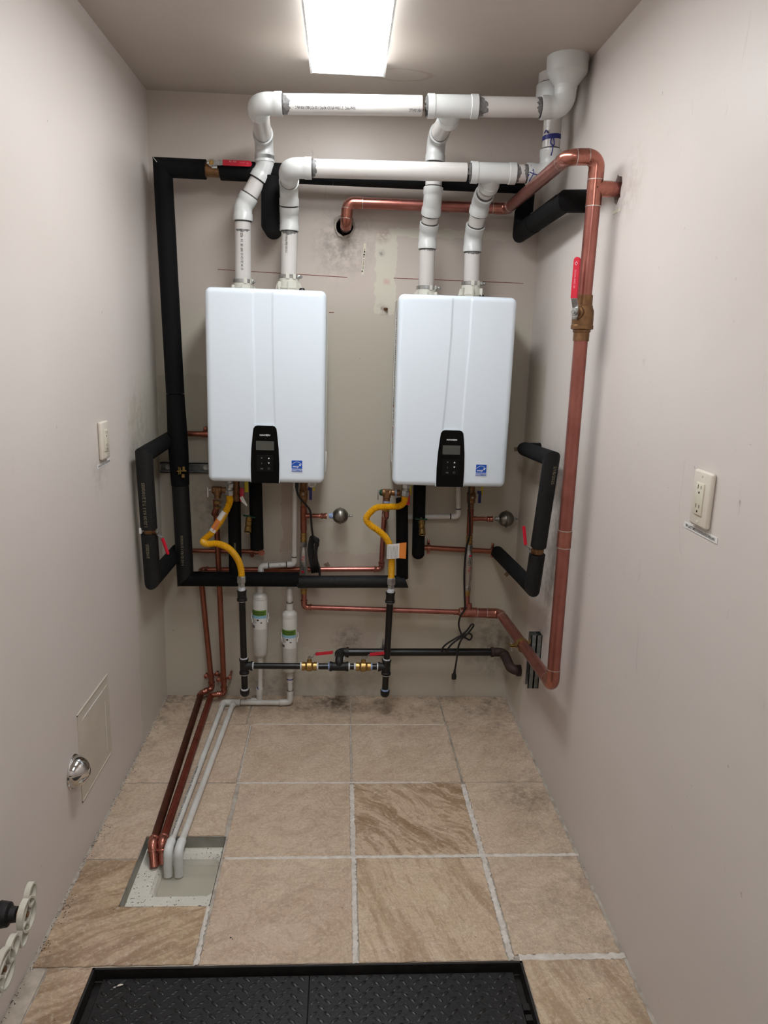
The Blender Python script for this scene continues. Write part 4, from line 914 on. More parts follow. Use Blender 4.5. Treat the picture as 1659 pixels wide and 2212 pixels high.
axial_text(rl, '2/10/2025', .0165, Q2.lerp(Q3, .035), Q3 - Q2, (.35, -1, 0), .0277, 'foamtext', sx=.98)
# valves in the loops and the top main
vb = ball_valve('ball_valve', 'small bronze ball valve with drooping red lever in the left wall loop', v0.lerp(v1, .5), L1 - L2, (.9, -.45, 0), (.25, .2, -1), .0175, .062, body='brass_dark', gl=.092, drop=.016, gw=.010)
mesh('nameplate', box((v0.x - .027, v0.y - .012, v0.z - .006), (.010, .016, .022), .002), 'paper', vb)
ball_valve('ball_valve', 'small bronze ball valve with upright red lever in the right wall loop', w0.lerp(w1, .5), Q2 - Q3, (-.9, -.45, 0), (-.15, .1, 1), .0185, .070, body='brass_dark', gl=.092, drop=.016, gw=.010)
tv = thing('ball_valve', 'ball valve with sideways red lever in the insulated main near the ceiling', 'valve', (.262, -.165, 2.162))
mT = frame((.262, -.158, 2.163), (1, 0, 0), (0, -1, 0))
mesh('stem_boss', xf(lathe((0, 0, -.022), (0, 0, 1), [(0, .014), (.018, .014), (.022, .009), (.026, .009)], 16), mT), 'brass_dark', tv)
wp = .0095
mesh('lever', xf(join(leverstrip([(-.010, 0), (.030, 0), (.040, .006), (.052, .006)], .0085, .0026), lathe((0, 0, -.0005), (0, 0, 1), [(0, .0135), (.003, .0135)], 20), box((-.013, -.001, .001), (.008, .010, .006), .002), box((.010, -.014, .001), (.020, .010, .003), .001)), mT), 'steel', tv, True, 30)
poly = [(.042, -wp), (.146 - wp, -wp)] + [(.146 - wp + wp * math.sin(a), -wp * math.cos(a)) for a in [PI * i / 8 for i in range(1, 8)]] + [(.146 - wp, wp), (.042, wp)]
gp = mesh('lever_grip', xf(prism(poly, .004, .0115), mT), 'red', tv, True, 50)
mG = frame((.262 + .078, -.158 - .0118, 2.1645), (1, 0, 0), (0, -1, 0))
plane_text(gp, 'IIII  400', .0085, mG, 'redprint', sx=1.0); plane_text(gp, 'WOG 600', .0045, frame((.262 + .112, -.1698, 2.1645), (1, 0, 0), (0, -1, 0)), 'redprint')
mesh('grip_mark', sweep([V((.262 + .131 + .0035 * math.cos(a), -.1702, 2.163 + .0045 * math.sin(a))) for a in [2 * PI * i / 4 for i in range(5)]], .0006, 5), 'redprint', gp)
mesh('stem_nut', xf(join(lathe((0, 0, .0026), (0, 0, 1), [(0, .009), (.003, .009), (.0031, .0065), (.004, .0065)], 20), box((0, 0, .006), (.008, .008, .006), .001)), mT), 'brass', tv)

# ------------------------------------------------------------------ copper on the back wall
hb = thing('copper_crossover', 'thin copper line crossing the lower back wall left of the hose end', 'pipe', (.27, -.033, .67))
run(hb, [(.10, -.033, .671), (.425, -.033, .671), (.425, -.095, .680), (.411, -.095, .70)], .0100, 'cus', 'copper_dull', 'copper_fit', glue=False, skip=(2,))
mesh('pipe_clip', join(lathe((.372, -.033, .671), (1, 0, 0), [(0, .013), (.014, .013)], 16), *[lathe((.379, -.004, .671 + s * .024), (0, -1, 0), [(0, .008), (.006, .008), (.009, .004)], 12) for s in (-1, 1)], box((.379, -.006, .671), (.014, .006, .05))), 'copper_dull', hb)
hc = thing('copper_crossover', 'thin copper line crossing the back wall under the right heater', 'pipe', (1.27, -.04, .69))
mesh('pipe', sweep([(1.105, -.042, .7035), (1.425, -.042, .690)], .0113, 20), 'copper_dull', hc)
for x, z in ((1.130, .7025), (1.408, .6905)):
    mesh('pipe_clip', join(lathe((x - .006, -.042, z), (1, 0, 0), [(0, .0142), (.012, .0142)], 16), *[box((x, -.022, z + s * .021), (.011, .008, .020), .002) for s in (-1, 1)], *[lathe((x, -.024, z + s * .022), (0, -1, 0), [(0, .004), (.004, .003)], 8) for s in (-1, 1)], box((x, -.012, z), (.010, .024, .012))), 'copper_fit', hc)
hd = thing('copper_stub', 'short copper stub half hidden behind the left heater, level with its buttons', 'pipe', (.2, -.045, 1.165))
mesh('pipe', sweep([(.06, -.045, 1.165), (.30, -.045, 1.165)], .0113, 20), 'copper_dull', hd)
mesh('coupling', join(lathe((.188, -.045, 1.165), (1, 0, 0), [(0, .0135), (.03, .0135)], 20), box((.196, -.02, 1.182), (.014, .03, .02), .003)), 'copper_dull', hd)
# relief drains running down and out to the sump
ra = thing('relief_drain', 'left copper relief drain, its floor run bright red-brown', 'pipe', (.25, -.065, .03))
def clips(t, x, y, z, r):
    for s in (-1, 1): mesh('pipe_clip', join(lathe((x + s * .024, -.002, z + s * .005), (0, -1, 0), [(0, .006), (-y - .012, .006), (-y - .010, .0095), (-y - .006, .0095), (-y - .003, .004)], 14), box((x + s * .016, y + .006, z + s * .003), (.018, .006, .010), .002)), 'copper_fit', t)
    mesh('clip_band', lathe((x, y, z - .010), (0, 0, 1), [(0, r * 1.25), (.016, r * 1.25)], 20), 'copper_dull', t)
RD = .0125
za_ = lambda z: V((.2395 + (.905 - z) * .0255, -.070, z))
run(ra, [(.266, -.20, .90), (.262, -.19, .885), za_(.86), za_(.040), (.213, -.062, .026), (.2195, -1.015, .0145), (.221, -1.045, -.035)], RD, 'cus', 'copper_dull', 'copper_fit', glue=False, skip=(1, 2, 4, 5), pname='pipe') if False else None
run(ra, [za_(.90), za_(.040), (.210, -.075, .034)], .0115, 'cus', 'copper_dull', 'copper_fit', glue=False)
mesh('pipe', sweep([(.204, -.075, .031), (.2195, -1.012, .0135)], RD, 24), 'copper_red', ra)
elbow(ra, (.213, -.6, .0135), (.2195, -1.030, .0135), (.226, -1.068, -.060), RD, 'cus', 'copper_fit')
mesh('tail', sweep([(.2215, -1.038, -.004), (.2265, -1.062, -.040)], RD * 1.02, 20), 'copper_fit', ra)
clips(ra, za_(.10).x, -.070, .105, .0115)
rb = thing('relief_drain', 'right heater copper relief drain along the wall, its floor run tarnished dark brown', 'pipe', (.2, -.03, .03))
zb_ = lambda z: V((.164 + (.62 - z) * .068, -.030, z))
zb2 = zb_(.590)
run(rb, [(.9385, -.030, .93), (.9300, -.030, .601), (.1660 + .03, -.030, .587), ], .0108, 'cus', 'copper', 'copper_fit', glue=False)
run(rb, [(.60, -.030, .5945), (.163, -.030, .587), (.2030, -.032, .045), (.159, -.062, .036), (.164, -.2, .030)], .0115, 'cus', 'copper_dull', 'copper_fit', glue=False)
mesh('pipe', sweep([(.1605, -.085, .034), (.1925, -1.018, .0135)], RD, 24), 'copper_dark', rb)
elbow(rb, (.180, -.6, .0135), (.1925, -1.036, .0135), (.205, -1.080, -.045), RD, 'cus', 'copper_fit')
mesh('tail', sweep([(.196, -1.048, -.004), (.2055, -1.076, -.040)], RD * 1.02, 20), 'copper_fit', rb)
clips(rb, .199, -.032, .105, .0115)

# relief valves
def relief(P, label, first):
    P = V(P); t = thing('relief_valve', label, 'valve', P, 'bronze relief valves at the heaters')
    mesh('valve_body', join(lathe(P + V((0, 0, -.030)), (0, 0, 1), [(0, .013), (.012, .013), (.014, .016), (.044, .016), (.046, .012)], 18), lathe(P + V((-.022, 0, .004)), (1, 0, 0), [(0, .012), (.006, .015), (.036, .015), (.040, .011), (.050, .0125), (.075, .0125)], 18)), 'brass_dark', t)
    mesh('outlet_nut', join(hexnut(P + V((0, 0, -.052)), (0, 0, 1), .0135, .012), hexnut(P + V((0, 0, -.072)), (0, 0, 1), .0145, .010)), 'brass', t, True, 20)
    mesh('test_lever', join(box((P.x - .036, P.y - .008, P.z - .004), (.005, .010, .040), .0018), sweep([(P.x - .022, P.y, P.z + .004), (P.x - .036, P.y - .006, P.z + .004)], .003, 8)), 'paper' if first else 'steel', t)
    if not first:
        mesh('spring_cap', lathe(P + V((-.030, 0, .004)), (1, 0, 0), [(0, .009), (.004, .012), (.010, .0145)], 18), 'green', t)
        mesh('thread_seal', lathe(P + V((.032, 0, .004)), (1, 0, 0), [(0, .0128), (.007, .0128)], 18), 'tape_blue', t); mesh('thread_seal', lathe(P + V((0, 0, -.036)), (0, 0, 1), [(0, .0135), (.006, .0135)], 18), 'tape_blue', t)
    return t
relief((.264, -.165, .955), 'bronze relief valve with a white paper tag left of the left heater hose', True)
relief((.936, -.165, .958), 'bronze relief valve with green cap left of the right heater hose', False)
mesh('pipe', sweep(fillet([(.262, -.165, .89), (.2465, -.165, .86), (.2405, -.070, .85), (.2425, -.070, .80)], .02), .0112, 20), 'copper_dull', ra)
mesh('pipe', sweep(fillet([(.936, -.165, .89), (.9365, -.165, .86), (.9375, -.030, .84), (.937, -.030, .80)], .02), .0108, 20), 'copper', rb)

# ------------------------------------------------------------------ gas piping
gs = thing('gas_manifold', 'black iron gas manifold with two risers and capped drip legs', 'pipe', (.66, -.2, .228))
RG = .0134
def gfit(P, D, L, r=.0195, n=24): # banded malleable fitting barrel
    return lathe(V(P) - V(D) * L / 2, D, [(0, r), (L * .12, r), (L * .14, r * .86), (L * .86, r * .86), (L * .88, r), (L, r)], n)
def seal(P, D, mat='dope', w=.006): mesh('thread_seal', lathe(V(P) - V(D) * w / 2, D, [(0, RG * 1.16), (w, RG * 1.16)], 18), mat, gs)
GY = -.20
for (xt, xb, bot, bm_, side) in ((.360, .3655, .128, 'dope', 1), (.9605, .9545, .128, 'tape_blue', -1)):
    f = lambda z: V((xb + (xt - xb) * (z - .22) / .3, GY, z)); d = (f(1) - f(0)).normalized()
    mesh('pipe', sweep([f(.515), f(.10)], RG, 20), 'iron', gs)
    mesh('tee', join(lathe(f(.260), -d, [(0, .0195), (.007, .0195), (.009, .0170), (.055, .0170), (.057, .0198), (.066, .0198)], 24), lathe(f(.228), (side, 0, 0), [(0, .0170), (.026, .0170), (.027, .0195), (.035, .0195)], 24)), 'iron_fit', gs)
    seal(f(.262), d, 'dope', .006); seal(f(.190), d, 'dope', .003); seal(f(.228) + V((side * .037, 0, 0)), (1, 0, 0), 'dope', .006)
    mesh('drip_cap', lathe(f(.122), -d, [(0, .0195), (.006, .0198), (.018, .0185), (.026, .014), (.028, .004)], 24), 'iron_fit', gs); seal(f(.125), d, bm_, .006)
    mesh('coupling', lathe(f(.556), -d, [(0, .0195), (.006, .0198), (.009, .0180), (.034, .0180), (.036, .0205), (.044, .0205)], 24), 'iron_fit', gs)
    seal(f(.558), d, 'dope', .006); seal(f(.510), d, 'dope', .003)
mesh('pipe', sweep([(.395, GY, .2285), (.925, GY, .2275)], RG * .96, 20), 'iron', gs)
tx = .757
mesh('tee', join(gfit((tx, GY, .228), (1, 0, 0), .078, .0205), sweep(fillet([(tx, GY, .228), (tx, GY, .255), (tx + .002, -.13, .258)], .015), .0165, 20), lathe((tx + .002, -.15, .2575), (0, 1, 0), [(0, .017), (.006, .021), (.014, .021)], 24)), 'iron_fit', gs)
for x, mt in ((.716, 'tape_blue'), (.799, 'dope'), (.600, 'dope'), (.668, 'dope'), (.823, 'dope'), (.892, 'tape_blue')): seal((x, GY, .228), (1, 0, 0), mt, .007)
ball_valve('gas_valve', 'brass gas valve with red lever, left of the centre tee', (.634, GY, .228), (1, 0, 0), (0, 0, 1), (1, 0, .12), .0185, .062, 'brass gas valves on the manifold', gl=.098, drop=.014, gw=.013, gt=.0042)
ball_valve('gas_valve', 'brass gas valve with red lever, right of the centre tee', (.858, GY, .228), (1, 0, 0), (0, 0, 1), (1, 0, .12), .0185, .062, 'brass gas valves on the manifold', gl=.098, drop=.014, gw=.013, gt=.0042)
bg = thing('gas_feed_pipe', 'thick dusty black iron pipe along the foot of the back wall', 'pipe', (1.1, -.07, .24))
mesh('pipe', sweep([(.78, -.072, .2365), (1.455, -.072, .243)], .0168, 24), 'iron', bg)
mesh('elbow', join(sweep(fillet([(.76, -.135, .240), (.762, -.072, .2365), (.792, -.072, .2365)], .02), .0195, 20), lathe((.788, -.072, .2365), (1, 0, 0), [(0, .0225), (.010, .0225)], 24), lathe((.760, -.128, .240), (0, -1, 0), [(0, .0225), (.010, .0225)], 24)), 'iron_fit', bg)
mesh('sealant_ring', lathe((.7600, -.138, .240), (0, -1, 0), [(0, .0215), (.004, .0215)], 24), 'dope', bg)
mesh('elbow', join(lathe((1.420, -.072, .2425), (1, 0, 0), [(0, .0215), (.012, .0215), (.014, .0190), (.03, .0190)], 24), sweep(fillet([(1.44, -.072, .2425), (1.470, -.072, .243), (1.474, -.14, .243)], .018), .0195, 20), lathe((1.473, -.10, .243), (.03, -1, 0), [(0, .0215), (.010, .0215)], 24)), 'iron_rust', bg)
mesh('elbow', join(sweep(fillet([(1.474, -.13, .243), (1.478, -.215, .228), (1.525, -.225, .222)], .03), .0205, 20), lathe((1.500, -.222, .225), (1, 0, 0), [(0, .024), (.018, .024)], 24)), 'iron_rust', bg)
mesh('bracket', join(box((.948, -.045, .262), (.010, .010, .05), .002), box((.944, -.05, .240), (.014, .05, .006))), 'steel', bg)

# yellow corrugated hoses
def hose(P, t):
    P = catmull(P, 14); pts = []; R = []; L = 0; pitch = .0042
    cum = [0]
    for i in range(1, len(P)): cum.append(cum[-1] + (P[i] - P[i - 1]).length)
    n = int(cum[-1] / pitch * 4); j = 0
    for i in range(n + 1):
        s = cum[-1] * i / n
        while j < len(cum) - 2 and cum[j + 1] < s: j += 1
        f = (s - cum[j]) / max(1e-6, cum[j + 1] - cum[j]); pts.append(P[j].lerp(P[j + 1], f)); R.append(.0125 + (.0012, 0, -.0013, 0)[i % 4])
    return mesh('corrugated_hose', sweep(pts, R, 20), 'yellow', t, True, 80)
def hose_thing(P, top, bot, label):
    t = thing('gas_hose', label, 'hose', P[-1], 'yellow corrugated gas hoses'); h = hose([V(p) for p in P], t)
    for (a, d, seq) in ((V(P[0]), V(top), ((0, .0165, .022, 'steel'), (.022, .0130, .010, 'steel'), (.032, .0165, .018, 'steel'), (.050, .0125, .020, 'steel'))), (V(P[-1]), V(bot), ((-.004, .0185, .030, 'steel'), (.026, .0150, .016, 'steel'), (.042, .0135, .010, 'dope')))):
        d.normalize()
        for o, r, l, mt in seq: mesh('hose_nut' if r > .014 else 'hose_nipple', hexnut(a + d * o, d, r, l) if r > .014 else lathe(a + d * o, d, [(0, r), (l, r)], 16), mt, t, True, 20)
    return t
fh = hose_thing([(.3155, -.20, .945), (.3155, -.20, .915), (.285, -.205, .850), (.246, -.21, .795), (.215, -.225, .7665), (.235, -.250, .7605), (.275, -.245, .760), (.315, -.225, .735), (.346, -.205, .685), (.3585, -.20, .635), (.3590, -.20, .612)], (.03, 0, 1), (0, 0, -1), 'yellow hose under the left heater, folded sharply left, with a wrapped label')
fh2 = hose_thing([(1.0060, -.20, .955), (1.002, -.20, .930), (.980, -.20, .914), (.930, -.20, .911), (.892, -.20, .906), (.864, -.20, .880), (.8545, -.20, .858), (.872, -.20, .835), (.905, -.20, .812), (.938, -.20, .780), (.957, -.20, .735), (.9615, -.20, .69), (.9625, -.20, .614)], (.1, 0, 1), (0, 0, -1), 'yellow hose under the right heater, with a white and orange paper tag')
# wrapped labels
A_, B_ = V((.2985, -.202, .880)), V((.249, -.209, .800)); d_ = (B_ - A_)
mesh('wrapped_label', sweep([A_, B_], .0140, 20, False), 'paper', fh)
mesh('label_print', sweep([A_.lerp(B_, .42), A_.lerp(B_, .86)], .0143, 20, False), 'orange', fh)
axial_text(fh, 'WARNING', .011, A_.lerp(B_, .95), A_ - B_, (.1, -1, .1), .0145, 'rednote', sx=.8)
tg = [(-.020, 0), (.0, .006), (.018, .004), (.034, -.002), (.054, -.012)]
def ribbon(pts, z0, z1, dz0=0, dz1=0, th=.0006):
    n = len(pts); vs = []
    for i, (x, y) in enumerate(pts):
        f = i / (n - 1); vs += [V((.960 + x, -.216 + y, z0 + dz0 * f)), V((.960 + x, -.216 + y, z1 + dz1 * f)), V((.960 + x, -.216 + y + th, z0 + dz0 * f)), V((.960 + x, -.216 + y + th, z1 + dz1 * f))]
    fs = []
    for i in range(n - 1):
        k = 4 * i; fs += [[k, k + 4, k + 5, k + 1], [k + 2, k + 3, k + 7, k + 6], [k + 1, k + 5, k + 7, k + 3], [k, k + 2, k + 6, k + 4]]
    return vs, fs
pt_ = mesh('paper_tag', ribbon([(-.020, .008), (-.014, -.002), (0, -.004), (.016, -.002), (.030, .001)], .700, .760, .004, .006), 'paper', fh2)
mesh('tag_flap', ribbon([(.030, .001), (.040, -.006), (.056, -.014)], .704, .766, .002, .008), 'orange', fh2)
for k in range(7): mesh('printed_lines', box((.948 + k * .0055, -.2218, .731), (.0012, .0006, .05)), 'greyprint', pt_, False)

# hot side service valves and drain cocks
def hotvalve(x, label, first):
    t = thing('service_valve', label, 'valve', (x, -.13, .93), 'red handled service valves')
    mesh('valve_body', join(lathe((x, -.118, .895), (0, 0, 1), [(0, .013), (.03, .015), (.06, .017), (.075, .013), (.125, .013)], 18), lathe((x, -.118, .945), (1, -.3, 0), [(0, .014), (.022, .014)], 16)), 'brass_dark', t)
    mesh('handle', box((x + (.026 if first else .012), -.150, .938), (.016, .006, .056), .002), 'red', t)
    mesh('drain_tab', box((x + (.042 if first else .020), -.132, .970), (.015, .004, .048), .001), 'yellow_tag', t)
    if first: mesh('hanging_tag', prism([(0, 0), (.012, .006), (.030, -.030), (.028, -.036), (.008, -.018)], 0, .001, frame((x + .018, -.153, .928), (1, 0, 0), (0, -1, 0))), 'paper', t, False)
hotvalve(.331, 'bronze hot service valve with red handle and paper tag, left heater', True)
hotvalve(1.010, 'bronze hot service valve with red handle, right heater', False)
def draincock(x, z, y, label, tilt, sg):
    t = thing('drain_valve', label, 'valve', (x, y, z), 'brass drain valves on the foam drops'); d = V((tilt, -.75, -1)).normalized(); P = V((x, y, z))
    mesh('valve_body', join(lathe(P - d * .030, d, [(0, .008), (.004, .012), (.016, .012), (.018, .009), (.022, .0125), (.036, .0125), (.038, .010), (.044, .0135), (.052, .0135)], 20), lathe(P - d * .006, (0, 1, .1), [(0, .009), (.030, .009)], 16)), 'brass', t)
    mesh('hose_outlet', lathe(P + d * .021, d, [(0, .0128), (.013, .0148), (.014, .0120), (.004, .0085)], 24), 'brass', t); mesh('outlet_bore', lathe(P + d * .030, d, [(0, .0088), (.0035, .0088)], 20), 'hole', t)
    q = P - d * .034
    mesh('butterfly_handle', join(box((0, 0, 0), (.052, .010, .006), .002, 1, Matrix.Translation(q) @ Matrix.Rotation(.2 * sg, 4, 'Y')), box((0, 0, 0), (.014, .012, .010), .002, 1, Matrix.Translation(q))), 'green', t)
    mesh('stem_screw', lathe(q, (0, -.5, 1), [(0, .004), (.008, .0038)], 10), 'steel', t)
draincock(.382, .818, -.150, 'brass drain valve with a green butterfly handle below the left heater', -.02, 1)
draincock(1.084, .820, -.150, 'brass drain valve with a dark green handle below the right heater', .05, .2)

# ------------------------------------------------------------------ condensate lines
RS = .0107
n1 = thing('condensate_neutraliser', 'higher white neutraliser cartridge, nearer the left riser, with green topped label', 'filter', (.42, -.09, .2), 'white condensate neutralisers')
n2 = thing('condensate_neutraliser', 'lower white neutraliser cartridge with green topped label, right of the other', 'filter', (.545, -.09, .13), 'white condensate neutralisers')
def cart(t, f, zt, zb, lz, ang, blk):
    d = (f(1) - f(0)).normalized(); D = zt - zb
    mesh('cartridge', lathe(f(zt), -d, [(0, .016), (.004, .022), (.010, .0295), (.016, .0315), (.028, .0315), (.029, .0305), (.031, .0315), (D - .018, .0315), (D - .008, .027), (D, .016)], 36), 'pvc_small', t)
    mesh('cartridge_neck', lathe(f(zt + .030), -d, [(0, .0145), (.032, .0145)], 24), 'pvc_small', t); mesh('cartridge_neck', lathe(f(zb + .002), -d, [(0, .0125), (.022, .0125), (.023, .0135), (.030, .0135)], 24), 'pvc_small', t)
    ring(f(zb - .030), d, .0142, .004, 'ink', t, 'blue_ring')
    fm = wrapmap(f(lz), d, ang, .0315); w_ = .036
    lb = mesh('product_label', patch(fm, -w_, w_, -.042, .042, .0006), 'paper', t)
    mesh('label_green_band', patch(fm, -w_, w_, .018, .042, .0009), 'lgreen', lb); mesh('label_blue_band', patch(fm, -w_, w_, .006, .018, .0009), 'lblue', lb)
    if blk: mesh('label_black_edge', patch(fm, -w_ - .008, -w_, -.044, .042, .0009, 3), 'black', lb)
    wrap_text(lb, 'Condensate', .0108, fm, 0, .031, .0012, 'black'); wrap_text(lb, 'Neutralizer', .0108, fm, 0, .0225, .0012, 'black')
    for i in range(4): mesh('printed_lines', patch(fm, -w_ + .004, -.008, .002 - i * .005, .0005 - i * .005, .0010, 4), 'greyprint', lb)
    mesh('printed_mark', patch(fm, -.006, .002, -.004, .003, .0012, 2), 'black', lb)
    mesh('printed_mark', patch(fm, .008, .016, -.014, -.010, .0012, 2), 'black', lb)
    mesh('printed_mark', join(*[patch(fm, -w_ + .004 + i * .0022, -w_ + .0054 + i * .0022, -.038, -.026, .0012, 1) for i in range(8)]), 'black', lb)
    wrap_text(lb, 'Wal-Rich', .006, fm, .014, -.035, .0012, 'greyprint') if False else None
    for s in (-1, 1): mesh('wall_clip', sweep([f(lz + .006) + V((s * .034, -.002, .016)), f(lz) + V((s * .0365, -.004, .004)), f(lz) + V((s * .0325, -.012, -.004)), f(lz) + V((s * .0320, -.012, -.018))], .0016, 6), 'white', t)
f1 = lambda z: V((.4195 + (z - .2) * .006, -.09, z)); f2 = lambda z: V((.5465 - (z - .2) * .008, -.09, z))
cart(n1, f1, .512, .222, .398, (-.15, -1, 0), True); cart(n2, f2, .432, .150, .312, (-.22, -1, 0), False)
cp1 = thing('condensate_pipe', 'small white condensate pipe stepping from the left heater down to the floor', 'pipe', (.42, -.09, .03))
run(cp1, [(.562, -.065, 1.015), (.5605, -.065, .628), (.4235, -.075, .620), (.4220, -.09, .54)], RS, 'pvcs', 'pvc_small', 'pvc_small')
axial_text(cp1, 'SCH 40 1/2" PVC PW', .008, (.455, -.069, .622), (1, 0, .06), (0, -1, .2), RS, 'black', sx=.7)
mesh('pipe', sweep([f1(.198), f1(.06)], RS * .95, 20), 'pvc_small', cp1)
mesh('elbow', join(sweep(fillet([(.4155, -.088, .072), (.4155, -.088, .014), (.380, -.088, .0125)], .012), .0135, 20), lathe((.4155, -.088, .044), (0, 0, 1), [(0, .0150), (.030, .0155)], 20)), 'pvc_small', cp1)
ring((.4155, -.088, .075), (0, 0, 1), .0115, .003, 'ink', cp1, 'blue_ring')
mesh('pipe', sweep([(.405, -.072, .0125), (.302, -.072, .0125)], RS, 20), 'pvc_small', cp1) if False else None
cp2 = thing('condensate_pipe', 'small white pipe from the lower cartridge along the wall foot', 'pipe', (.5, -.09, .03))
mesh('pipe', sweep([f2(.125), f2(.05)], RS, 20), 'pvc_small', cp2)
mesh('coupling', lathe(f2(.128), (0, 0, -1), [(0, .0135), (.022, .0135), (.024, .0115)], 20), 'pvc_small', cp2)
mesh('elbow', sweep(fillet([(.548, -.09, .064), (.548, -.1, .0155), (.500, -.105, .0150)], .012), .0140, 20), 'pvc_small', cp2)
mesh('pipe', sweep([(.51, -.105, .0145), (.33, -.105, .0145)], RS * 1.05, 20), 'pvc_small', cp2)
mesh('pipe', sweep([(.42, -.088, .0135), (.36, -.098, .0145)], RS * 1.0, 20), 'pvc_small', cp2)
mesh('tee', join(lathe((.335, -.105, .0145), (-1, 0, 0), [(0, .0140), (.060, .0140)], 20), lathe((.305, -.105, .0145), (0, -1, 0), [(0, .0138), (.026, .0138)], 20)), 'pvc_small', cp2)
mesh('elbow', sweep(fillet([(.282, -.104, .0145), (.262, -.104, .0145), (.262, -.130, .0142)], .012), .0135, 20), 'pvc_small', cp2)
for x in (.336, .503): ring((x, -.105, .0145), (1, 0, 0), .0143, .0015, 'glue', cp2, 'joint_line')
ring(f2(.0665), (0, 0, 1), .0138, .002, 'glue', cp2, 'joint_line')
for i, (xa, xb_, lab) in enumerate(((.262, .2460, 'left white drain pipe on the floor, with black print, ending in the sump'), (.304, .2780, 'right white drain pipe on the floor, plain, ending in the sump'))):
    t = thing('floor_drain_pipe', lab, 'pipe', (xa, -.13, .012), 'white floor drain pipes')
    mesh('pipe', sweep([(xa, -.118, .0125), (xb_, -1.035, .0115)], RS, 20), 'pvc_small', t)
    mesh('elbow', sweep(fillet([(xb_ + .0005, -1.022, .0115), (xb_, -1.066, .0115), (xb_, -1.070, -.045)], .020), .0142, 20), 'pvc', t)
    mesh('tail', sweep([(xb_, -1.068, -.020), (xb_, -1.071, -.072)], .0138, 20), 'pvc', t)
    if i == 0:
        axial_text(t, 'SILVER-LINE PVC 1/2" PR 315 @ 73 F   SDR-13.5  ASTM D2241  315 PSI NSF-PW   SCH 40 1/2" DWV  CHARLOTTE' if False else 'ConnerPipe 1/2" PR 315 SDR-13.5  PVC 1120 D2241  315 PSI NSF-pw   SCH 40 1/2" ASTM D1785', .0088, (xb_ + .0008, -1.01, .0118), (.0165, .89, .001), (-.35, -.1, 1), RS, 'black', sx=1.1)
cp3 = thing('condensate_pipe', 'small white condensate pipe crossing the wall under the right heater', 'pipe', (1.15, -.05, .84))
run(cp3, [(1.242, -.045, 1.015), (1.2475, -.045, .843), (.985, -.045, .835)], RS * 1.05, 'pvcs', 'pvc_small', 'pvc_small')
mesh('coupling', lathe((1.0300, -.045, .8365), (-1, 0, 0), [(0, .0138), (.03, .0138)], 20), 'pvc_small', cp3)
cp4 = thing('condensate_pipe', 'grimy white elbow on top of the lower cartridge, under the foam main', 'pipe', (.543, -.09, .48))
mesh('elbow', sweep(fillet([f2(.475), f2(.505), f2(.528), (.552, -.070, .552)], .012), .0135, 20), 'pvc_small', cp4)
mesh('pipe', sweep([f2(.455), f2(.482)], .0112, 20), 'pvc_small', cp4)
ring(f2(.468), (0, 0, 1), .0138, .003, 'glue', cp4, 'joint_line')

# ------------------------------------------------------------------ power cords
c1 = thing('power_cord', 'black power cord coiled and tied beside the left canister', 'cord', (.64, -.10, .7))
mesh('cord', sweep(catmull([(.576, -.16, 1.02), (.577, -.17, .965), (.588, -.15, .930), (.610, -.115, .895), (.628, -.105, .865), (.634, -.10, .80), (.641, -.10, .755), (.650, -.10, .735)], 8), .0042, 10), 'cord', c1)
mesh('strain_relief', lathe((.576, -.165, 1.012), (.01, -.05, -1), [(0, .008), (.03, .0075), (.05, .005)], 12), 'cord', c1)
loops = []
for k in range(4):
    o_ = k * .0045 + .010; loops.append(sweep(catmull([(.618 + o_, -.090 - k * .003, .752 - k * .004), (.606 + o_ * 1.5, -.096, .70), (.622 + o_, -.098, .635), (.618 + o_ * 2, -.094 + k * .003, .600), (.632 + o_, -.10, .64), (.644 + o_ * .5, -.103, .70), (.640 + o_, -.10, .742), (.630 + o_, -.096, .760 - k * .003), (.618 + o_, -.090 - k * .003, .752 - k * .004)], 6), .0038, 8))
loops.append(sweep(catmull([(.652, -.10, .72), (.657, -.10, .66), (.668, -.10, .62), (.670, -.105, .575)], 6), .0045, 8))
mesh('cord_coil', join(*loops), 'cord', c1)
mesh('twist_tie', join(sweep(catmull([(.640, -.105, .728), (.655, -.112, .742), (.664, -.112, .728), (.655, -.112, .712), (.642, -.105, .722), (.634, -.11, .734), (.640, -.105, .728)], 6), .0022, 8)), 'cord', c1)
c2 = thing('power_cord', 'long black power cord hanging with loops and a dangling plug', 'cord', (1.26, -.11, .15))
Yc = -.12
S2 = lambda *q: [V((x, y, z)) for x, y, z in q]
mesh('cord', sweep(catmull(S2((1.268, -.16, 1.02), (1.270, -.16, .95), (1.283, -.13, .85), (1.288, -.118, .78), (1.278, -.112, .715), (1.277, -.105, .62), (1.283, -.105, .52), (1.286, -.112, .455), (1.270, -.115, .425), (1.264, -.112, .39), (1.272, -.112, .355), (1.290, -.115, .330), (1.325, -.12, .378), (1.318, -.12, .388), (1.290, -.12, .350), (1.215, -.12, .298), (1.196, -.12, .268), (1.212, -.12, .262), (1.240, -.12, .300), (1.300, -.12, .345), (1.322, -.12, .338), (1.314, -.12, .318), (1.286, -.12, .328), (1.268, -.118, .290), (1.263, -.115, .225), (1.257, -.115, .165)), 8), .0040, 10), 'cord', c2)
pg = mesh('plug', join(lathe((1.258, -.115, .180), (-.06, 0, -1), [(0, .0045), (.012, .0055), (.022, .007)], 12), box((1.2555, -.115, .146), (.020, .016, .024), .003)), 'cord', c2)
mesh('plug_blade', join(box((1.2505, -.115, .126), (.0022, .006, .018)), box((1.2610, -.115, .126), (.0022, .006, .018)), lathe((1.2555, -.120, .136), (0, 0, -1), [(0, .0022), (.018, .0022)], 8)), 'steel', pg, False)

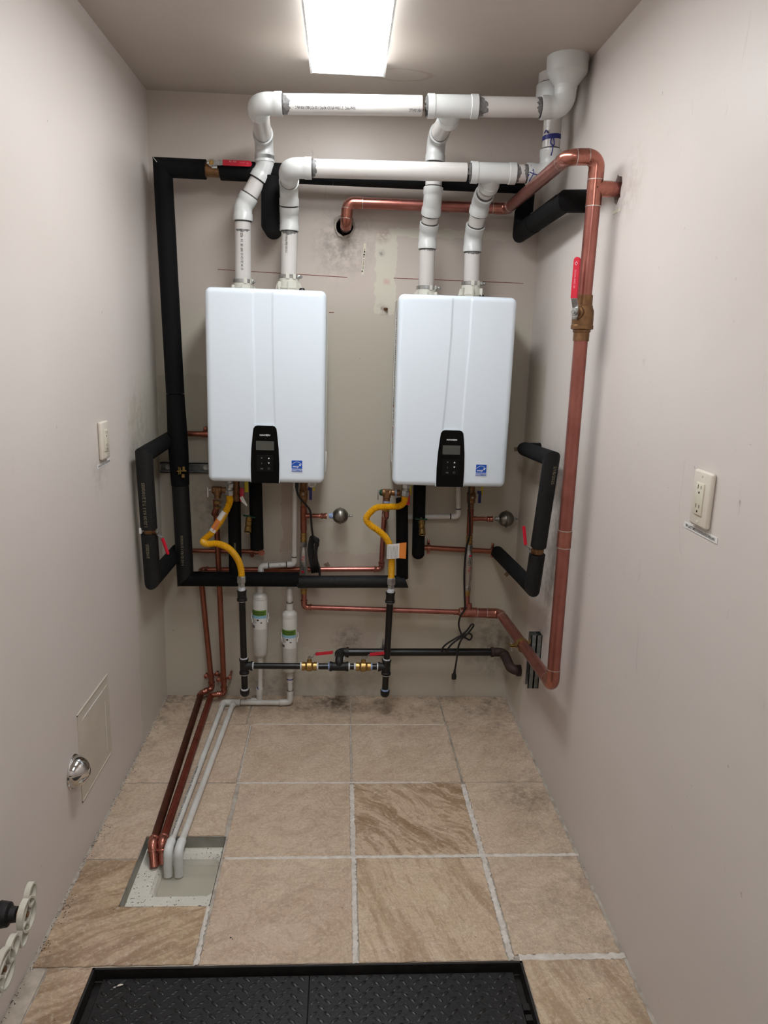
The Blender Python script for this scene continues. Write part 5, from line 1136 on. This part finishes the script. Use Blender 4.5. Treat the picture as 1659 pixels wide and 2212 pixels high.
# ------------------------------------------------------------------ struts and clamps
def strut(L, m):
    w_, dp, th, lip = .0413, .0206, .003, .008
    return xf(join(box((0, 0, th / 2), (L, w_, th)), box((0, -w_ / 2 + th / 2, dp / 2), (L, th, dp)), box((0, w_ / 2 - th / 2, dp / 2), (L, th, dp)), box((0, -w_ / 2 + lip / 2, dp - th / 2), (L, lip, th)), box((0, w_ / 2 - lip / 2, dp - th / 2), (L, lip, th))), m)
s1 = thing('strut_channel', 'grey metal strut channel bolted across the wall behind the black riser', 'bracket', (.16, -.01, 1.02))
mesh('channel', strut(.33, frame((.172, 0, 1.020), (1, 0, 0), (0, -1, 0))), 'strut', s1, False)
for x in (.035, .190): mesh('bolt', join(hexnut((x, -.004, 1.020), (0, -1, 0), .0085, .008), lathe((x, -.003, 1.020), (0, -1, 0), [(0, .011), (.002, .011)], 16)), 'steel', s1, True, 20)
mesh('bolt', lathe((.158, -.003, 1.020), (0, -1, 0), [(0, .008), (.003, .008)], 14), 'strut', s1)
s2 = thing('strut_channel', 'grey metal strut channel standing upright on the right wall', 'bracket', (W, -.475, .3))
for k in (0, 1): mesh('channel', strut(.215, frame((W - .0206 * k, -.478, .385), (0, 0, 1), (-1, 0, 0))), 'strut', s2, False)
k_ = thing('pipe_clamp', 'steel pipe clamp gripping the low copper run at the upright strut', 'clamp', (1.450, -.49, .4465))
cc = V((1.4493, -.478, .4462)); arc = [cc + V((math.cos(a) * .0228, 0, math.sin(a) * .0228)) for a in [math.radians(x) for x in range(20, 166, 12)]]
def band(pts, w_=.026, th=.0025):
    vs = []; n = len(pts)
    for i, p in enumerate(pts):
        a, b = pts[max(0, i - 1)], pts[min(n - 1, i + 1)]; d = (b - a).normalized(); nn = V((d.z, 0, -d.x)) * th * .5
        vs += [p - nn + V((0, -w_ / 2, 0)), p + nn + V((0, -w_ / 2, 0)), p + nn + V((0, w_ / 2, 0)), p - nn + V((0, w_ / 2, 0))]
    fs = [[4 * i + a, 4 * i + (a + 1) % 4, 4 * i + 4 + (a + 1) % 4, 4 * i + 4 + a] for i in range(n - 1) for a in range(4)] + [[0, 1, 2, 3], [4 * n - 1, 4 * n - 2, 4 * n - 3, 4 * n - 4]]
    return vs, fs
up_ = [cc + V((.038, 0, .020))] + arc + [cc + V((-.030, 0, .002)), cc + V((-.050, 0, .002))]
dn_ = [V((p.x, p.y, 2 * cc.z - p.z - .003)) for p in up_]
mesh('clamp_half', band(up_), 'brass', k_); mesh('clamp_half', band(dn_), 'brass', k_)
mesh('clamp_bolt', join(lathe(cc + V((-.041, 0, .006)), (0, 0, -1), [(0, .003), (.032, .003)], 10), lathe(cc + V((-.041, 0, .010)), (0, 0, -1), [(0, .0065), (.005, .0065)], 10)), 'steel', k_)

# ------------------------------------------------------------------ things on the walls
def outlet(P, m, label, label2, txt, strip_c, strip_l, rot):
    t = thing('wall_outlet', label, 'outlet', P)
    mesh('wall_plate', xf(box((0, 0, .006), (.076, .118, .012), .005, 3), m), 'ivory', t)
    rc_ = mesh('receptacle', xf(box((0, 0, .013), (.034, .068, .004), .0015, 2), m), 'ivory2', t)
    for s in (-1, 1):
        cy = s * .020
        mesh('socket_slot', xf(join(box((-.0065, cy + .005, .0151), (.0018, .0085, .0006)), box((.0065, cy + .005, .0151), (.0018, .007, .0006)), lathe((0, cy - .0065, .0148), (0, 0, 1), [(0, .0026), (.0006, .0026)], 12)), m), 'slot', rc_, False)
        mesh('plate_screw', xf(lathe((0, s * .049, .0115), (0, 0, 1), [(0, .0035), (.0012, .003)], 12), m), 'ivory2', t)
    ms = m @ Matrix.Translation((strip_c[0], strip_c[1], 0)) @ Matrix.Rotation(rot, 4, 'Z')
    o = mesh('label_strip', xf(box((0, 0, .0008), (strip_l, .0125, .0012)), ms), 'paper', None, False)
    tag(o, label2, 'label')
    plane_text(o, txt, .0098, ms @ Matrix.Translation((0, -.0033, .0012)), 'black', sx=strip_l * .94 / (len(txt) * .0062))
mRw = frame((W, -1.5925, 1.238), (0, -1, 0), (-1, 0, 0))
mLw = frame((0, -.716, 1.218), (0, 1, 0), (1, 0, 0))
outlet((W, -1.5925, 1.238), mRw, 'ivory duplex wall outlet on the right wall', 'white printed label strip under the right wall outlet', 'SWP-1L6-BOTTOM PLUG FOR WATER-HEATER-OWNER #WH1', (-.003, -.0725), .150, -.0)
outlet((0, -.716, 1.218), mLw, 'ivory duplex wall outlet on the left wall', 'white printed label strip under the left wall outlet', 'SWP-1L6-BOTTOM PLUG WATER HEATER', (.006, -.076), .135, .03)
o = mesh('label_strip', box((W - .0006, -.885, 1.925), (.0010, .065, .0085)), 'ivory2', None, False); tag(o, 'small cream label strip below the copper tee on the right wall', 'label')
plane_text(o, '*** LIQ HOT ONLY ***', .0066, frame((W - .0010, -.885, 1.9228), (0, -1, 0), (-1, 0, 0)), 'greyprint', sx=.8) if False else None
ms = frame((.8245, 0, 1.868), (-.06, 0, -1), (0, -1, 0))
o = mesh('label_strip', xf(box((0, 0, .0006), (.118, .0095, .0010)), ms), 'ivory2', None, False); tag(o, 'narrow upright cream label strip on the back wall between the heaters', 'label')
plane_text(o, 'PLUG    OF   POWER LINE', .0068, ms @ Matrix.Translation((0, -.0022, .0010)), 'black', sx=1.0)
mesh('ink_blot', xf(join(*[lathe((a, b, .0008), (0, 0, 1), [(0, r), (.0008, r)], 10) for a, b, r in ((-.028, .001, .0032), (-.017, 0, .0036), (-.008, -.001, .002), (.046, -.002, .003))]), ms), 'black', o, False)
for (x, z, a, lab) in ((1.488, 1.128, .1, 'square brown adhesive pad on the back wall right of the right heater'), (1.484, .578, .8, 'square brown adhesive pad at the back wall right corner'), (.032, .598, .1, 'square brown adhesive pad near the back wall left corner'), (.697, .608, .5, 'tilted brown adhesive pad between the left canister and crossing copper')):
    o = mesh('adhesive_pad', xf(box((0, 0, .001), (.021, .018, .002)), frame((x, 0, z), (math.cos(a), 0, math.sin(a)), (0, -1, 0))), 'pad', None, False); tag(o, lab, 'adhesive pad')
    mesh('centre_dimple', xf(lathe((0, 0, .002), (0, 0, 1), [(0, .0015), (.0006, .001)], 8), frame((x, 0, z), (1, 0, 0), (0, -1, 0))), 'black', o)
# loose anchor and stubs in the patched strip
o = mesh('wall_anchor', lathe((.914, 0, 1.680), (.5, -1, 0), [(0, .006), (.016, .005), (.020, .003)], 10), 'brass_dark', None); tag(o, 'screw anchor in the pale patch beside the right heater top', 'screw')
# access panel and chrome dome on the left wall
ap = thing('access_panel', 'flat square off-white access panel low on the left wall', 'access panel', (0, -.928, .32))
mA = frame((0, -.928, .320), (0, 1, 0), (1, 0, 0))
mesh('panel_frame', xf(join(box((0, .1395, .0015), (.284, .004, .003)), box((0, -.1395, .0015), (.284, .004, .003)), box((-.140, 0, .0015), (.004, .282, .003)), box((.140, 0, .0015), (.004, .282, .003)), box((0, 0, .0007), (.28, .28, .0014))), mA), 'access', ap, False)
mesh('door_leaf', xf(box((.010, .006, .0018), (.236, .206, .0022), .0008, 1), mA), 'access', ap)
mesh('door_edge', xf(join(box((-.010, .109, .0028), (.18, .0016, .0008)), box((.1, -.02, .0028), (.0016, .17, .0008))), mA), 'white', ap, False)
cd_ = thing('wall_escutcheon', 'polished chrome dome beside the access panel on the left wall', 'wall cover', (0, -1.125, .312))
cdc = V((0, -1.122, .314))
mesh('flange', lathe(cdc, (1, 0, 0), [(0, .048), (.002, .0495), (.005, .047)], 40), 'chrome', cd_)
mesh('dome', lathe(cdc, (1, 0, 0), [(.003, .0435), (.004, .0455), (.014, .0440), (.026, .039), (.036, .031), (.043, .020), (.046, .0125), (.0465, .0115)], 40), 'chrome', cd_)
mesh('dome_cap', lathe(cdc + V((.046, 0, 0)), (1, 0, 0), [(0, .0112), (.0015, .010), (.002, .004)], 24), 'chrome', cd_)
# two wheel handled valves at the lower left
def handwheel(P, label, rot, s=1.0):
    P = V(P); t = thing('handwheel_valve', label, 'valve', P, 'handwheel valves low on the left wall')
    m = frame(P, (0, math.cos(rot), math.sin(rot)), (1, 0, 0))
    mesh('valve_bonnet', join(lathe((0, P.y, P.z), (1, 0, 0), [(0, .018), (.012, .018), (.014, .026), (.020, .028), (.032, .024), (.040, .028), (P.x - .030, .025), (P.x - .026, .017), (P.x - .014, .016)], 16)), 'iron_fit', t)
    def loop(cx, cy, a, b, n=28): return [V((cx + a * math.cos(2 * PI * i / n), cy + b * math.sin(2 * PI * i / n), 0)) for i in range(n + 1)]
    def flat(pts, w_, h_):
        vs = []; n = len(pts) - 1
        for i in range(n):
            d = (pts[(i + 1) % n] - pts[i - 1]).normalized(); nn = V((-d.y, d.x, 0)) * w_ / 2
            vs += [pts[i] + nn, pts[i] - nn, pts[i] - nn + V((0, 0, h_)), pts[i] + nn + V((0, 0, h_))]
        return vs, [[4 * i + a, 4 * i + (a + 1) % 4, 4 * ((i + 1) % n) + (a + 1) % 4, 4 * ((i + 1) % n) + a] for i in range(n) for a in range(4)]
    W_ = mesh('handwheel', xf(join(flat(loop(0, 0, .034 * s, .032 * s), .0045, .013), flat(loop(0, .036 * s, .018 * s, .022 * s), .0045, .012), flat(loop(0, -.036 * s, .018 * s, .022 * s), .0045, .012),
         box((-.014 * s, 0, .005), (.005, .050 * s, .010)), box((.014 * s, 0, .005), (.005, .050 * s, .010))), m), 'wheel', t, True, 40)
    mesh('hub_nut', xf(join(lathe((0, 0, -.012), (0, 0, 1), [(0, .010), (.016, .010), (.017, .006), (.022, .006)], 12)), m), 'brass_dark', t)
handwheel((.090, -1.678, .318), 'upper off-white handwheel valve at the lower left edge', -.70, 1.05)
handwheel((.092, -1.795, .292), 'nearer off-white handwheel valve, cut off by the left edge of the photo', -1.25, 1.15)
